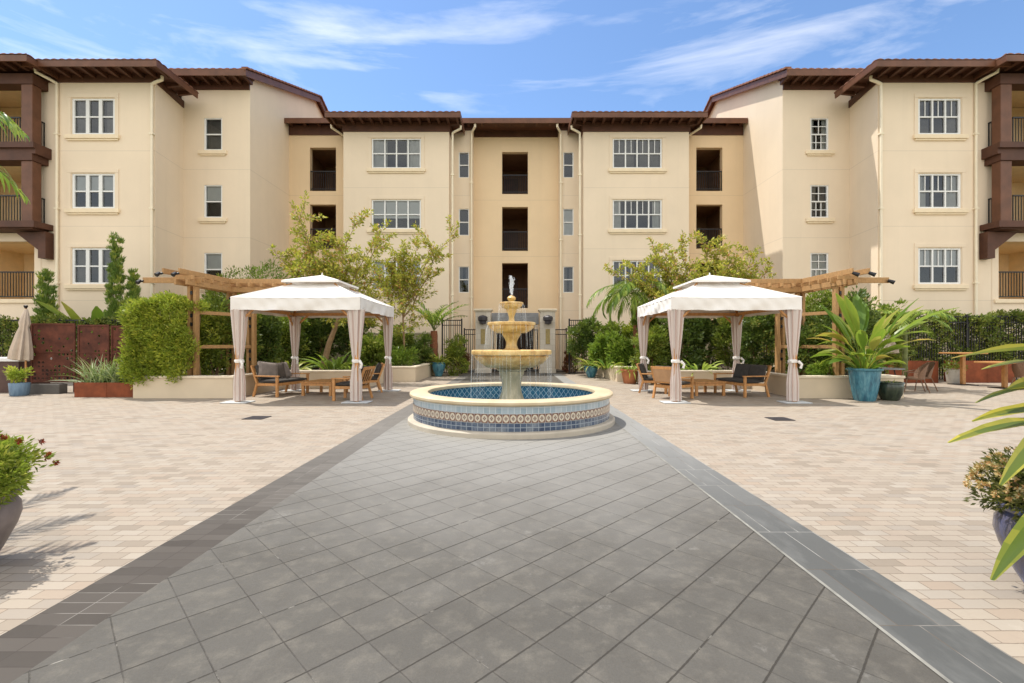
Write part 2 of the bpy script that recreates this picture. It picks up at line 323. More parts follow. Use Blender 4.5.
# pots
def glaze(name, c1, c2, c3, rough=.18):
    b = NB(name); P = b.pos(); mpn = b.n('ShaderNodeMapping'); b.set(mpn.inputs[0], P); mpn.inputs['Scale'].default_value = (9, 9, 1.8)
    f = b.noise(mpn.outputs[0], 1, 6, .65); g = b.noise(P, 5, 4)
    c = b.ramp(f, [(.34, c1), (.52, c2), (.72, c3)]); return b.done(b.pbr(c, rough, b.bump(g, .1, .01)))
M['g_cobalt'] = glaze('cobalt_glaze', (.12, .10, .09), (.075, .08, .15), (.10, .16, .38), .22)
M['g_teal'] = glaze('teal_glaze', (.03, .09, .14), (.06, .20, .27), (.15, .33, .38))
M['g_green'] = glaze('dark_green_glaze', (.02, .03, .022), (.04, .055, .035), (.07, .09, .055))
M['g_blue'] = glaze('blue_grey_glaze', (.10, .17, .26), (.15, .24, .34), (.2, .3, .4), .4)
M['stonepot'] = simple('brown_grey_pot', (.20, .16, .145), .5, .25, 6)
M['terra'] = simple('terracotta', (.42, .16, .07), .85, .2, 5)
M['palepot'] = simple('pale_pot', (.55, .52, .46), .8, .15, 5)
M['corten'] = simple('rusty_steel', (.21, .055, .02), .85, .35, 3)
M['corten_screen'] = simple('rusty_screen_steel', (.105, .032, .018), .85, .45, 4)
M['beigecloth'] = simple('beige_umbrella_cloth', (.55, .45, .36), .95, .1, 4)
M['rattan'] = simple('brown_rattan', (.20, .115, .07), .7, .3, 60, .6, 200)
M['counter'] = simple('white_counter_top', (.72, .72, .72), .4, .05)
M['slate'] = simple('grey_slate', (.12, .11, .10), .8, .2, 4)
M['bark'] = simple('tree_bark', (.24, .15, .08), .9, .3, 12, .5, 40)
M['bark_pale'] = simple('pale_bark', (.30, .19, .10), .85, .25, 9, .4, 30)
M['palmbark'] = simple('reddish_palm_trunk', (.26, .10, .05), .95, .4, 18, .7, 40)
# foliage
g = lambda *a: a
M['l_hedge'] = leafmat('golden_hedge_leaf', [(0, (0.163, 0.215, 0.024)), (.45, (0.293, 0.357, 0.041)), (.8, (0.549, 0.543, 0.068)), (1, (0.650, 0.643, 0.123))], .35)
M['l_dark'] = leafmat('dark_shrub_leaf', [(0, (0.055, 0.094, 0.023)), (.5, (0.122, 0.178, 0.038)), (.9, (0.246, 0.293, 0.067)), (1, (0.461, 0.396, 0.115))], .2, .35)
M['l_mid'] = leafmat('green_shrub_leaf', [(0, (0.102, 0.148, 0.024)), (.5, (0.205, 0.260, 0.040)), (1, (0.461, 0.452, 0.079))], .3, .4)
M['l_bright'] = leafmat('bright_fern_leaf', [(0, (0.111, 0.195, 0.026)), (.5, (0.222, 0.325, 0.046)), (1, (0.412, 0.494, 0.078))], .35)
M['l_olive'] = leafmat('olive_myrtle_leaf', [(0, (0.202, 0.218, 0.034)), (.4, (0.404, 0.400, 0.060)), (.72, (0.650, 0.582, 0.085)), (.86, (0.650, 0.546, 0.101)), (.94, (0.650, 0.255, 0.101)), (1, (0.650, 0.400, 0.203))], .35)
M['l_hedge2'] = leafmat('fence_hedge_leaf', [(0, (0.074, 0.109, 0.024)), (.4, (0.151, 0.202, 0.040)), (.8, (0.329, 0.329, 0.072)), (1, (0.650, 0.475, 0.128))], .25)
M['l_red'] = leafmat('red_cordyline_leaf', [(0, (.06, .01, .01)), (.6, (.16, .03, .02)), (1, (.2, .1, .03))], .25)
M['l_cyp'] = leafmat('cypress_leaf', [(0, (0.085, 0.163, 0.035)), (.6, (0.257, 0.354, 0.067)), (1, (0.600, 0.598, 0.114))], .2)
M['l_banana'] = leafmat('banana_leaf', [(0, (0.080, 0.167, 0.022)), (.5, (0.150, 0.255, 0.033)), (.85, (0.300, 0.352, 0.055)), (1, (0.480, 0.405, 0.110))], .45, .35)
M['l_variegated'] = leafmat('yellow_edged_leaf', [(0, (.045, .08, .010)), (.35, (.10, .135, .018)), (.55, (.25, .24, .032)), (.8, (.50, .42, .06)), (.94, (.42, .24, .05)), (1, (.20, .06, .04))], .22, .4)
M['l_hedge_blade'] = leafmat('yellowing_ginger_leaf', [(0, (.12, .18, .02)), (.5, (.26, .32, .04)), (.8, (.45, .42, .07)), (1, (.50, .30, .08))], .4, .35)
M['l_palm'] = leafmat('palm_leaflet', [(0, (0.065, 0.130, 0.019)), (.5, (0.156, 0.260, 0.039)), (1, (0.390, 0.468, 0.091))], .3, .35)
M['l_strap'] = leafmat('grey_green_strap_leaf', [(0, (.12, .18, .07)), (.5, (.24, .30, .13)), (1, (.42, .46, .26))], .25)
M['l_flower'] = leafmat('red_petal', [(0, (.16, .01, .01)), (.6, (.30, .02, .02)), (1, (.38, .05, .03))], .2)
M['l_peach'] = leafmat('peach_petal', [(0, (.42, .20, .08)), (.4, (.62, .36, .15)), (.7, (.70, .55, .28)), (1, (.74, .68, .42))], .3)
M['l_peach_leaf'] = leafmat('dry_green_leaf', [(0, (.05, .06, .02)), (.5, (.13, .13, .035)), (1, (.26, .2, .07))], .2)
M['stem'] = simple('green_stem', (.15, .17, .05), .6, .3, 10)

# ------------------------------------------------------------ mesh helpers
def tag(o, label=None, cat=None, group=None, kind=None):
    if label: o['label'] = label
    if cat: o['category'] = cat
    if group: o['group'] = group
    if kind: o['kind'] = kind
    return o
def empty(name, loc, label, cat, group=None):
    o = bpy.data.objects.new(name, None); COL.objects.link(o); o.location = loc; o.empty_display_size = .3
    return tag(o, label, cat, group)
def link(o, parent=None):
    COL.objects.link(o)
    if parent is not None: o.parent = parent
    return o
def copy_tree(o, parent=None):
    c = o.copy(); COL.objects.link(c)
    if parent is not None: c.parent = parent
    for ch in [x for x in bpy.data.objects if x.parent == o]: copy_tree(ch, c)
    return c
class MB:
    """collects shapes, links them as one mesh; coordinates are the parent's local ones"""
    def __init__(s, bld=False): s.v = []; s.f = []; s.uv = {}; s.bld = bld
    def quad(s, a, b_, c, d):
        n = len(s.v); s.v += [tuple(a), tuple(b_), tuple(c), tuple(d)]; s.f.append((n, n+1, n+2, n+3)); return s
    def poly(s, pts): n = len(s.v); s.v += [tuple(p) for p in pts]; s.f.append(tuple(range(n, n+len(pts)))); return s
    def box(s, x0, x1, y0, y1, z0, z1):
        if x0 > x1: x0, x1 = x1, x0
        if y0 > y1: y0, y1 = y1, y0
        n = len(s.v)
        s.v += [(x0,y0,z0),(x1,y0,z0),(x1,y1,z0),(x0,y1,z0),(x0,y0,z1),(x1,y0,z1),(x1,y1,z1),(x0,y1,z1)]
        s.f += [tuple(n+i for i in q) for q in ((0,3,2,1),(4,5,6,7),(0,1,5,4),(1,2,6,5),(2,3,7,6),(3,0,4,7))]; return s
    def bar(s, p, q, w, h, up=(0, 0, 1)):
        p = Vector(p); q = Vector(q); d = (q-p).normalized(); u = Vector(up)
        if abs(d.dot(u)) > .98: u = Vector((0, 1, 0))
        r = d.cross(u).normalized(); u = r.cross(d).normalized(); n = len(s.v)
        for e in (p, q):
            for a, b_ in ((-1,-1),(1,-1),(1,1),(-1,1)): s.v.append(tuple(e+r*a*w/2+u*b_*h/2))
        s.f += [tuple(n+i for i in x) for x in ((0,1,2,3),(7,6,5,4),(0,4,5,1),(1,5,6,2),(2,6,7,3),(3,7,4,0))]; return s
    def tube(s, pts, rad, n=8, cap=True):
        pts = [Vector(p) for p in pts]; m = len(pts); rad = [rad]*m if not isinstance(rad, (list, tuple)) else rad
        base = len(s.v); prev = None
        for i, p in enumerate(pts):
            d = (pts[min(i+1, m-1)]-pts[max(i-1, 0)]).normalized()
            if prev is None: a = d.cross(Vector((0, 0, 1)) if abs(d.z) < .9 else Vector((1, 0, 0))).normalized()
            else: a = (prev-d*prev.dot(d)).normalized()
            prev = a; c = d.cross(a)
            for k in range(n):
                t = 2*math.pi*k/n; s.v.append(tuple(p+(a*math.cos(t)+c*math.sin(t))*rad[i]))
        for i in range(m-1):
            for k in range(n):
                a0 = base+i*n+k; a1 = base+i*n+(k+1) % n; s.f.append((a0, a1, a1+n, a0+n))
        if cap: s.f.append(tuple(base+k for k in range(n))[::-1]); s.f.append(tuple(base+(m-1)*n+k for k in range(n)))
        return s
    def lathe(s, prof, cx=0, cy=0, n=32, fn=None):
        base = len(s.v)
        for i, (r, z) in enumerate(prof):
            for k in range(n):
                t = 2*math.pi*k/n; rr = r*(fn(t, z) if fn else 1); s.v.append((cx+rr*math.cos(t), cy+rr*math.sin(t), z))
        for i in range(len(prof)-1):
            for k in range(n):
                a0 = base+i*n+k; a1 = base+i*n+(k+1) % n; fi = len(s.f); s.f.append((a0, a1, a1+n, a0+n))
        return s
    def ring(s, R0, z0, z1, cx=0, cy=0, n=128, inward=False, R1=None):
        R1 = R1 or R0
        for k in range(n):
            t0 = 2*math.pi*k/n; t1 = 2*math.pi*(k+1)/n
            q = [(cx+R0*math.cos(t0), cy+R0*math.sin(t0), z0), (cx+R0*math.cos(t1), cy+R0*math.sin(t1), z0),
                 (cx+R1*math.cos(t1), cy+R1*math.sin(t1), z1), (cx+R1*math.cos(t0), cy+R1*math.sin(t0), z1)]
            uv = [(R0*t0, 0), (R0*t1, 0), (R0*t1, z1-z0), (R0*t0, z1-z0)]
            if inward: q = q[::-1]; uv = uv[::-1]
            s.uv[len(s.f)] = uv; s.quad(*q)
        return s
    def build(s, name, mat, parent=None, smooth=False, bevel=0, cat=None, loc=None, weld=False, **kw):
        v = s.v
        if s.bld: v = [(x*K, y*K, max(0, 1.5+(z-1.5)*K)) for x, y, z in v]
        me = bpy.data.meshes.new(name); me.from_pydata(v, [], s.f); me.update()
        if weld:
            import bmesh
            bm = bmesh.new(); bm.from_mesh(me); bmesh.ops.remove_doubles(bm, verts=bm.verts, dist=1e-4); bm.to_mesh(me); bm.free()
        if s.uv:
            ul = me.uv_layers.new(name='UVMap')
            for fi, uv in s.uv.items():
                for li, q in zip(me.polygons[fi].loop_indices, uv): ul.data[li].uv = q
        if smooth:
            me.polygons.foreach_set('use_smooth', [True]*len(me.polygons))
            try: me.set_sharp_from_angle(angle=R(40))
            except Exception: pass
        me.materials.append(mat)
        o = bpy.data.objects.new(name, me); link(o, parent)
        if loc: o.location = loc
        if bevel:
            md = o.modifiers.new('bevel', 'BEVEL'); md.width = bevel; md.segments = 2; md.limit_method = 'ANGLE'
        tag(o, **{k: kw[k] for k in kw}); 
        if cat: o['category'] = cat
        return o

# ------------------------------------------------------------ foliage helpers
def unit(a): return a/np.maximum(1e-9, np.linalg.norm(a, axis=1, keepdims=True))
def leaf_mesh(name, P, D, L, Wd, mat, parent=None, fold=.25, tint=None):
    """each leaf: base, tip, midrib point and two edge points = two folded quads"""
    P = np.asarray(P, float); n = len(P); D = unit(np.asarray(D, float)); L = np.broadcast_to(np.asarray(L, float), (n,))[:, None]; Wd = np.broadcast_to(np.asarray(Wd, float), (n,))[:, None]
    rv = unit(NR.normal(size=(n, 3))); S = unit(np.cross(D, rv)); N = np.cross(S, D)
    flip = np.where(N[:, 2:3] < 0, -1, 1); N = N*flip
    b0 = P; c = P+D*L*.5+N*L*.04; t = P+D*L-N*L*.08; l = P+D*L*.42+S*Wd*.5+N*Wd*fold; r = P+D*L*.42-S*Wd*.5+N*Wd*fold
    V = np.stack([b0, l, t, r, c], 1).reshape(-1, 3)
    i = np.arange(n)*5
    Fq = np.stack([np.stack([i, i+4, i+2, i+1], 1), np.stack([i, i+3, i+2, i+4], 1)], 1).reshape(-1)
    me = bpy.data.meshes.new(name); me.vertices.add(len(V)); me.vertices.foreach_set('co', V.ravel())
    me.loops.add(len(Fq)); me.loops.foreach_set('vertex_index', Fq.astype(np.int32))
    me.polygons.add(2*n); me.polygons.foreach_set('loop_start', np.arange(0, 8*n, 4, dtype=np.int32)); me.polygons.foreach_set('loop_total', np.full(2*n, 4, dtype=np.int32))
    me.update(calc_edges=True)
    a = me.attributes.new('rnd', 'FLOAT', 'FACE'); val = NR.rand(n) if tint is None else np.clip(tint, 0, 1)
    a.data.foreach_set('value', np.repeat(val, 2).astype(np.float32))
    me.materials.append(mat); o = bpy.data.objects.new(name, me); return link(o, parent)
def in_ell(n, e, shell=.35):
    cx, cy, cz, rx, ry, rz = e; d = unit(NR.normal(size=(n, 3))); r = NR.rand(n, 1)**shell
    return np.array([cx, cy, cz])+d*r*np.array([rx, ry, rz]), d
def clumps(ells, ncl, per, crad, up=.5):
    """leaf points gathered in clumps spread through a set of ellipsoids"""
    vol = np.array([e[3]*e[4]*e[5] for e in ells])**.67; vol = vol/vol.sum(); Ps = []; Ds = []; Ts = []
    for e, f in zip(ells, vol):
        k = max(2, int(ncl*f)); C, D = in_ell(k, e, .38); cr_ = crad*(.6+.8*NR.rand(k, 1))
        for j in range(k):
            m = int(per*(.6+.8*NR.rand())); q = unit(NR.normal(size=(m, 3))); rr = NR.rand(m, 1)**.5
            p = C[j]+q*rr*cr_[j]; Ps.append(p); Ds.append(q+D[j]*.8+np.array([0, 0, up])+NR.normal(size=(m, 3))*.35)
            Ts.append(np.clip(.6*NR.rand()**1.8+.02+.5*NR.rand(m)**1.5, 0, 1))
    return np.concatenate(Ps), np.concatenate(Ds), np.concatenate(Ts)
def blades(specs, mat, name, parent=None, seg=9, tints=None, fold=.12, margin=.05):
    """specs: (base, azimuth, elevation, length, width, droop, shape[, twist])"""
    V = []; Fc = []; T = []
    for bi, sp in enumerate(specs):
        base, az, el, L, wd, droop = sp[:6]; shape = sp[6] if len(sp) > 6 else 'lance'
        p = Vector(base); e = el; n0 = len(V); az0 = az
        side = Vector((-math.sin(az), math.cos(az), 0))
        tw = rnd.uniform(-.5, .5) if len(sp) < 8 else sp[7]
        for i in range(seg+1):
            t = i/seg
            if shape == 'lance': ww = wd*math.sin(math.pi*min(1, t*.93+.05))**.8
            elif shape == 'spoon': ww = wd*(.10 if t < .48 else math.sin(math.pi*min(1, (t-.48)/.52*.95+.04))**.6)
            elif shape == 'paddle': ww = wd*(.07 if t < .3 else math.sin(math.pi*min(1, (t-.3)/.7*.95+.04))**.6)
            else: ww = wd*(1-t**2.2)
            d = Vector((math.cos(az)*math.cos(e), math.sin(az)*math.cos(e), math.sin(e)))
            nrm = side.cross(d)
            if nrm.z < 0: nrm = -nrm
            s2 = (side*math.cos(tw)+nrm*math.sin(tw))
            wv = rnd.uniform(-.05, .05)*ww
            V += [tuple(p+s2*ww/2+nrm*(ww*fold+wv)), tuple(p+s2*ww*.27+nrm*ww*fold*.45), tuple(p), tuple(p-s2*ww*.27+nrm*ww*fold*.45), tuple(p-s2*ww/2+nrm*(ww*fold-wv))]
            p = p+d*(L/seg); e -= droop/seg
        tv = rnd.random() if tints is None else tints[bi]
        for i in range(seg):
            a = n0+5*i; Fc += [(a+k, a+k+1, a+k+6, a+k+5) for k in range(4)]
            tip = .35*max(0, i/seg-.8)/.2*rnd.random()
            T += [max(0, min(1, tv+m_+tip+.12*rnd.random())) for m_ in (margin, -.06, -.06, margin)]
    me = bpy.data.meshes.new(name); me.from_pydata(V, [], Fc); me.update()
    at = me.attributes.new('rnd', 'FLOAT', 'FACE'); at.data.foreach_set('value', T)
    me.polygons.foreach_set('use_smooth', [True]*len(Fc)); me.materials.append(mat)
    return link(bpy.data.objects.new(name, me), parent)
def frond_specs(base, az, el, L, nleaf, leaflen, droop=1.0, wd=.03):
    """a feather palm frond: midrib points and leaflet blades either side"""
    p = Vector(base); e = el; rib = [tuple(p)]; sp = []
    for i in range(nleaf):
        d = Vector((math.cos(az)*math.cos(e), math.sin(az)*math.cos(e), math.sin(e))); p = p+d*(L/nleaf); e -= droop/nleaf; rib.append(tuple(p))
        t = (i+1)/nleaf
        if t > .12:
            ll = leaflen*math.sin(math.pi*min(.97, t*.85+.12))**.7
            for sgn in (-1, 1):
                sp.append((tuple(p), az+sgn*(1.15-.55*t), e+.1+rnd.uniform(-.15, .15), ll*rnd.uniform(.85, 1.1), wd, .9+rnd.uniform(-.2, .3), 'taper', 0))
    return rib, sp
# ============================================================ SETTING
def sheet(name, x0, x1, y0, y1, z, mat):
    m = MB(); m.quad((x0, y0, z), (x1, y0, z), (x1, y1, z), (x0, y1, z)); return m.build(name, mat, kind='structure')
sheet('ground', -400, 400, -300, 600, -.02, M['grass'])
sheet('courtyard_paving', -30, 30, -14, 30, 0, M['paver'])
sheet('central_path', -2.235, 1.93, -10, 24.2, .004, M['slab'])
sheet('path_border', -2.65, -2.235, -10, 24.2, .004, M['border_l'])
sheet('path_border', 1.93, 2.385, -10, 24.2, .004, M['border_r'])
sheet('path_border_joint', 1.915, 1.937, -10, 24.2, .008, M['joint'])
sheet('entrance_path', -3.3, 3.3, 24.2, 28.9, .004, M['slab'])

# ============================================================ BUILDING (survey units: storey 3.04, converted by MB(bld=True))
G = 1.5-1.5/K                                         # ground level in those units
bld = empty('apartment_building', (0, 30, 0), 'four-storey cream stucco apartment building with brown eaves round three sides of the courtyard', 'building')
bld.location = (0, 0, 0)
def wall_holes(m, x0, x1, z0, z1, y, holes, thick=.28):
    """front sheet at y (facing -y) with rectangular openings and their reveals"""
    xs = sorted({x0, x1, *[h[0] for h in holes], *[h[1] for h in holes]}); zs = sorted({z0, z1, *[h[2] for h in holes], *[h[3] for h in holes]})
    for i in range(len(xs)-1):
        for j in range(len(zs)-1):
            cx = (xs[i]+xs[i+1])/2; cz = (zs[j]+zs[j+1])/2
            if any(h[0] < cx < h[1] and h[2] < cz < h[3] for h in holes): continue
            m.quad((xs[i], y, zs[j]), (xs[i+1], y, zs[j]), (xs[i+1], y, zs[j+1]), (xs[i], y, zs[j+1]))
    for a, b_, c, d in [h[:4] for h in holes]:
        t = y+thick
        m.quad((a, y, c), (a, t, c), (a, t, d), (a, y, d)); m.quad((b_, y, c), (b_, y, d), (b_, t, d), (b_, t, c))
        m.quad((a, y, c), (b_, y, c), (b_, t, c), (a, t, c)); m.quad((a, y, d), (a, t, d), (b_, t, d), (b_, y, d))
def window(cx, zt, zb, wd, y, n, style='plain', cover=None, surround=True, sill=True, casing=.09, lab=None):
    """window part = casing; children frame, glass, curtain, sill"""
    x0, x1 = cx-wd/2, cx+wd/2
    m = MB(1)                                        # vinyl casing and mullions
    yf = y+.03; yb = y+.12; c = casing
    m.box(x0, x1, yf, yb, zt-c*.7, zt); m.box(x0, x1, yf, yb, zb, zb+c*.7)
    m.box(x0, x0+c, yf, yb, zb+c*.7, zt-c*.7); m.box(x1-c, x1, yf, yb, zb+c*.7, zt-c*.7)
    iw = (wd-2*c)/n; mw = .14 if n == 3 and style == 'plain' else .065
    for i in range(1, n): m.box(x0+c+i*iw-mw/2, x0+c+i*iw+mw/2, yf+.003, yb, zb+c*.7, zt-c*.7)
    wn = m.build('window', M['white'], bld, label=lab) if lab else m.build('window', M['white'], bld)
    s = MB(1); zm = zb+(zt-zb)*(.5)
    for i in range(n):
        a = x0+c+i*iw+(mw/2 if i else 0); b_ = x0+c+(i+1)*iw-(mw/2 if i < n-1 else 0)
        s.box(a, b_, yf+.02, yb-.01, zm-.028, zm+.028)
        if style in ('grid', 'cross'):
            g_ = .016
            s.box((a+b_)/2-g_, (a+b_)/2+g_, yf+.035, yb-.03, zm+.028, zt-c*.7)
            if style == 'grid' or 1: 
                if n < 2: 
                    for q in (a+(b_-a)*.33, a+(b_-a)*.66): s.box(q-g_, q+g_, yf+.036, yb-.031, zb+c*.7, zm-.028)
                    for q in (.5,): s.box(a, b_, yf+.037, yb-.032, zm+(zt-zm)*q-g_, zm+(zt-zm)*q+g_); s.box(a, b_, yf+.037, yb-.032, zb+(zm-zb)*q-g_, zb+(zm-zb)*q+g_)
    s.build('sash', M['white'], wn)
    gpane = MB(1); gpane.quad((x0+.02, yb-.035, zb+.02), (x1-.02, yb-.035, zb+.02), (x1-.02, yb-.035, zt-.02), (x0+.02, yb-.035, zt-.02)).build('pane', M['glass'], wn)
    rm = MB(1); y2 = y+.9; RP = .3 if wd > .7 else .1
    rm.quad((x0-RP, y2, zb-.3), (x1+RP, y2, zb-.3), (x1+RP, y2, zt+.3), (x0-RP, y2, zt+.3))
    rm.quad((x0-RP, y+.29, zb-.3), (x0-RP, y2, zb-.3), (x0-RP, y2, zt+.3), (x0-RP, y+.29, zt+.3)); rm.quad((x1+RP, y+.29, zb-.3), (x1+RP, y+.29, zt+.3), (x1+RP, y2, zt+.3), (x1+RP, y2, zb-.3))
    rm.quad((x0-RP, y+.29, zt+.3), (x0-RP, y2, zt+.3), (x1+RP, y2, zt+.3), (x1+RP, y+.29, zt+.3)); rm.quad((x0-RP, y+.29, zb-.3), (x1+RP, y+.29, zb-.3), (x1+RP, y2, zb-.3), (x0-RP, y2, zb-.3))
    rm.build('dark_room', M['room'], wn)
    if cover:
        cm = MB(1)
        if cover[0] == 'blind':
            z0 = zt-(zt-zb)*cover[1]
            k = int((zt-z0)/.05)
            for q in range(k): cm.quad((x0+.05, y+.135, z0+q*.05), (x1-.05, y+.135, z0+q*.05), (x1-.05, y+.123, z0+q*.05+.055), (x0+.05, y+.123, z0+q*.05+.055))
            cm.build('blind', M['blind'], wn)
        else:
            k = max(6, int(wd/.06)); frac = cover[1]
            for q in range(k):
                xa = x0+.05+(wd-.1)*q/k; xb = x0+.05+(wd-.1)*(q+1)/k; fx = (q+.5)/k
                if fx > frac/2 and fx < 1-frac/2 and frac < 1: continue
                ya = y+.155+.022*math.sin(q*.9+math.sin(q*.37)*2); yb2 = y+.155+.022*math.sin((q+1)*.9+math.sin((q+1)*.37)*2)
                cm.quad((xa, ya, zb-.1), (xb, yb2, zb-.1), (xb, yb2, zt), (xa, ya, zt))
            cm.build('curtain', M['curtain' if cover[0] == 'curtain' else 'curtain_dark'], wn)
    if sill:
        sm = MB(1); e = .16
        sm.box(x0-e*1.4, x1+e*1.4, y-.10, y+.02, zb-.20, zb-.035); sm.box(x0-e, x1+e, y-.06, y+.02, zb-.27, zb-.203)
        sm.build('sill', M['trim'], wn, bevel=.015)
    if surround:
        sm = MB(1); e = .17
        sm.box(x0-e, x1+e, y-.03, y+.02, zt+.03, zt+.19); sm.box(x0-e, x0-.02, y-.028, y+.02, zb-.03, zt+.028); sm.box(x1+.02, x1+e, y-.028, y+.02, zb-.03, zt+.028)
        sm.build('surround', M['stucco'], wn, bevel=.01)
    return (x0, x1, zb, zt)
def opening_box(x0, x1, z0, z1, y, depth, mat, name='breezeway', parent=bld, pad=0):
    """the open lobby behind an unglazed opening"""
    m = MB(1); a, b_, c, d = x0-pad, x1+pad, z0, z1+pad*.4; y0 = y+.28; y1 = y+depth
    m.quad((a, y1, c), (b_, y1, c), (b_, y1, d), (a, y1, d)); m.quad((a, y0, c), (a, y1, c), (a, y1, d), (a, y0, d)); m.quad((b_, y0, c), (b_, y0, d), (b_, y1, d), (b_, y1, c))
    m.quad((a, y0, d), (a, y1, d), (b_, y1, d), (b_, y0, d)); m.quad((a, y0, c), (b_, y0, c), (b_, y1, c), (a, y1, c))
    if pad:
        for p0, p1 in ((a, x0), (x1, b_)): m.quad((p0, y0+.002, c), (p1, y0+.002, c), (p1, y0+.002, d), (p0, y0+.002, d))
        m.quad((a, y0+.002, z1), (b_, y0+.002, z1), (b_, y0+.002, d), (a, y0+.002, d))
    bx_ = m.build(name, mat, parent)
    if pad:
        d_ = MB(1); xm = (x0+x1)/2-.25; d_.box(xm-.45, xm+.45, y1-.06, y1-.01, c+.02, c+2.05); d_.build('apartment_door', M['brown2'], bx_)
    return bx_
def railing(x0, x1, z0, h, y, parent=bld, step=.11, yaxis=False):
    m = MB(1); zt = z0+h
    def bx(a0, a1, y0_, y1_, c, d):
        if yaxis: m.box(y0_, y1_, a0, a1, c, d)
        else: m.box(a0, a1, y0_, y1_, c, d)
    bx(x0, x1, y-.025, y+.025, zt-.05, zt); bx(x0, x1, y-.02, y+.02, z0+.08, z0+.12)
    n = max(2, int((x1-x0)/step))
    for i in range(n+1):
        q = x0+.012+(x1-x0-.024)*i/n; t = .013 if 0 < i < n else .022
        bx(q-t*.8, q+t*.8, y-.012, y+.012, z0+.12 if 0 < i < n else z0, zt-.05)
    return m.build('railing', M['iron'], parent)
def corr_roof(x0, x1, y0, y1, z, pitch=.3, thick=.09, sides='fblr', gable=False, step=.075, pit=.30):
    """hipped roof of barrel tiles: corrugated strips running up from each eave"""
    m = MB(1); w_, d_ = x1-x0, y1-y0; half = min(w_, d_)/2 if not gable else d_/2
    wave = lambda t: .045*abs(math.sin(math.pi*t/pit))
    def run(fn, L, lim):
        n = max(2, int(L/step)); prev = None
        for i in range(n+1):
            t = L*i/n; up = lim(t)
            a = fn(t, 0, z+thick+wave(t)); b_ = fn(t, up, z+thick+wave(t)+up*pitch); c = fn(t, 0, z+thick-.03)
            if prev: m.quad(prev[0], a, b_, prev[1]); m.quad(prev[2], c, a, prev[0])
            prev = (a, b_, c)
    hip = (lambda L: (lambda t: half)) if gable else (lambda L: (lambda t: min(t, L-t, half)))
    if 'f' in sides: run(lambda t, u_, zz: (x0+t, y0+u_, zz), w_, hip(w_))
    if 'b' in sides: run(lambda t, u_, zz: (x1-t, y1-u_, zz), w_, hip(w_))
    if not gable:
        if 'r' in sides: run(lambda t, u_, zz: (x1-u_, y0+t, zz), d_, hip(d_))
        if 'l' in sides: run(lambda t, u_, zz: (x0+u_, y1-t, zz), d_, hip(d_))
    return m.build('roof', M['tile'], bld)
def eave(roof, x0, x1, y0, y1, z, wy, wx0=None, wx1=None, left=False, right=False, sp=.46, front=True, fz=.24):
    """fascia board, soffit deck and rafter tails under one roof edge"""
    m = MB(1)
    if front: m.box(x0, x1, y0, y0+.05, z-.17, z+.09)
    if left: m.box(x0, x0+.05, y0+.05, y1, z-.168, z+.088)
    if right: m.box(x1-.05, x1, y0+.05, y1, z-.168, z+.088)
    m.build('fascia', M['brown2'], roof)
    s = MB(1); s.box(x0+.051, x1-.051, y0+.051, y1, z+.02, z+.07); s.build('soffit', M['brown'], roof)
    if front:
        r = MB(1); r.poly([(-.06, y0+.06, z-.08), (-.06, wy, z-.15), (-.06, wy, z+.018), (-.06, y0+.06, z+.018)]); r.poly([(.06, y0+.06, z-.08), (.06, y0+.06, z+.018), (.06, wy, z+.018), (.06, wy, z-.15)]); r.quad((-.06, y0+.06, z-.08), (.06, y0+.06, z-.08), (.06, wy, z-.15), (-.06, wy, z-.15)); r.quad((-.06, y0+.06, z-.08), (-.06, y0+.06, z+.018), (.06, y0+.06, z+.018), (.06, y0+.06, z-.08))
        n = int((x1-x0-.3)/sp); first = None
        for i in range(n+1):
            x = x0+.2+(x1-x0-.4)*i/max(1, n)
            if first is None: first = r.build('rafter_tail', M['brown'], roof); o = first
            else: o = first.copy(); link(o, roof)
            o.location = (x*K, 0, 0)
    for side, xe, wx in (('l', x0, wx0), ('r', x1, wx1)):
        if wx is None: continue
        r = MB(1); a, b_ = (xe+.06, wx) if side == 'l' else (xe-.06, wx)
        r.quad((a, -.06, z-.08), (b_, -.06, z-.15), (b_, -.06, z+.018), (a, -.06, z+.018)); r.quad((a, .06, z-.08), (a, .06, z+.018), (b_, .06, z+.018), (b_, .06, z-.15)); r.quad((a, -.06, z-.08), (a, .06, z-.08), (b_, .06, z-.15), (b_, -.06, z-.15)); r.quad((a, -.06, z-.08), (a, -.06, z+.018), (a, .06, z+.018), (a, .06, z-.08))
        n = int((y1-y0-1.1)/sp); first = None
        for i in range(n+1):
            y = y0+.9+(y1-y0-1.1)*i/max(1, n)
            if first is None: first = r.build('rafter_tail', M['brown'], roof); o = first
            else: o = first.copy(); link(o, roof)
            o.location = (0, y*K, 0)
def downspout(x, y, ztop, zbot=G, elbow=None):
    m = MB(1); m.tube([(x, y-.07, zbot), (x, y-.07, ztop)], .052, 8)
    if elbow: m.tube([(x, y-.07, ztop-.02), (x+elbow[0]*.35, y-.07+elbow[1]*.3, ztop+.06), (x+elbow[0], y-.07+elbow[1], ztop+.16), (x+elbow[0], y-.07+elbow[1], ztop+.30)], .06, 8)
    for z in (4, 7, 10): m.box(x-.08, x+.08, y-.13, y, z-.03, z+.03)
    return m.build('downspout', M['gutter'], bld, smooth=True)

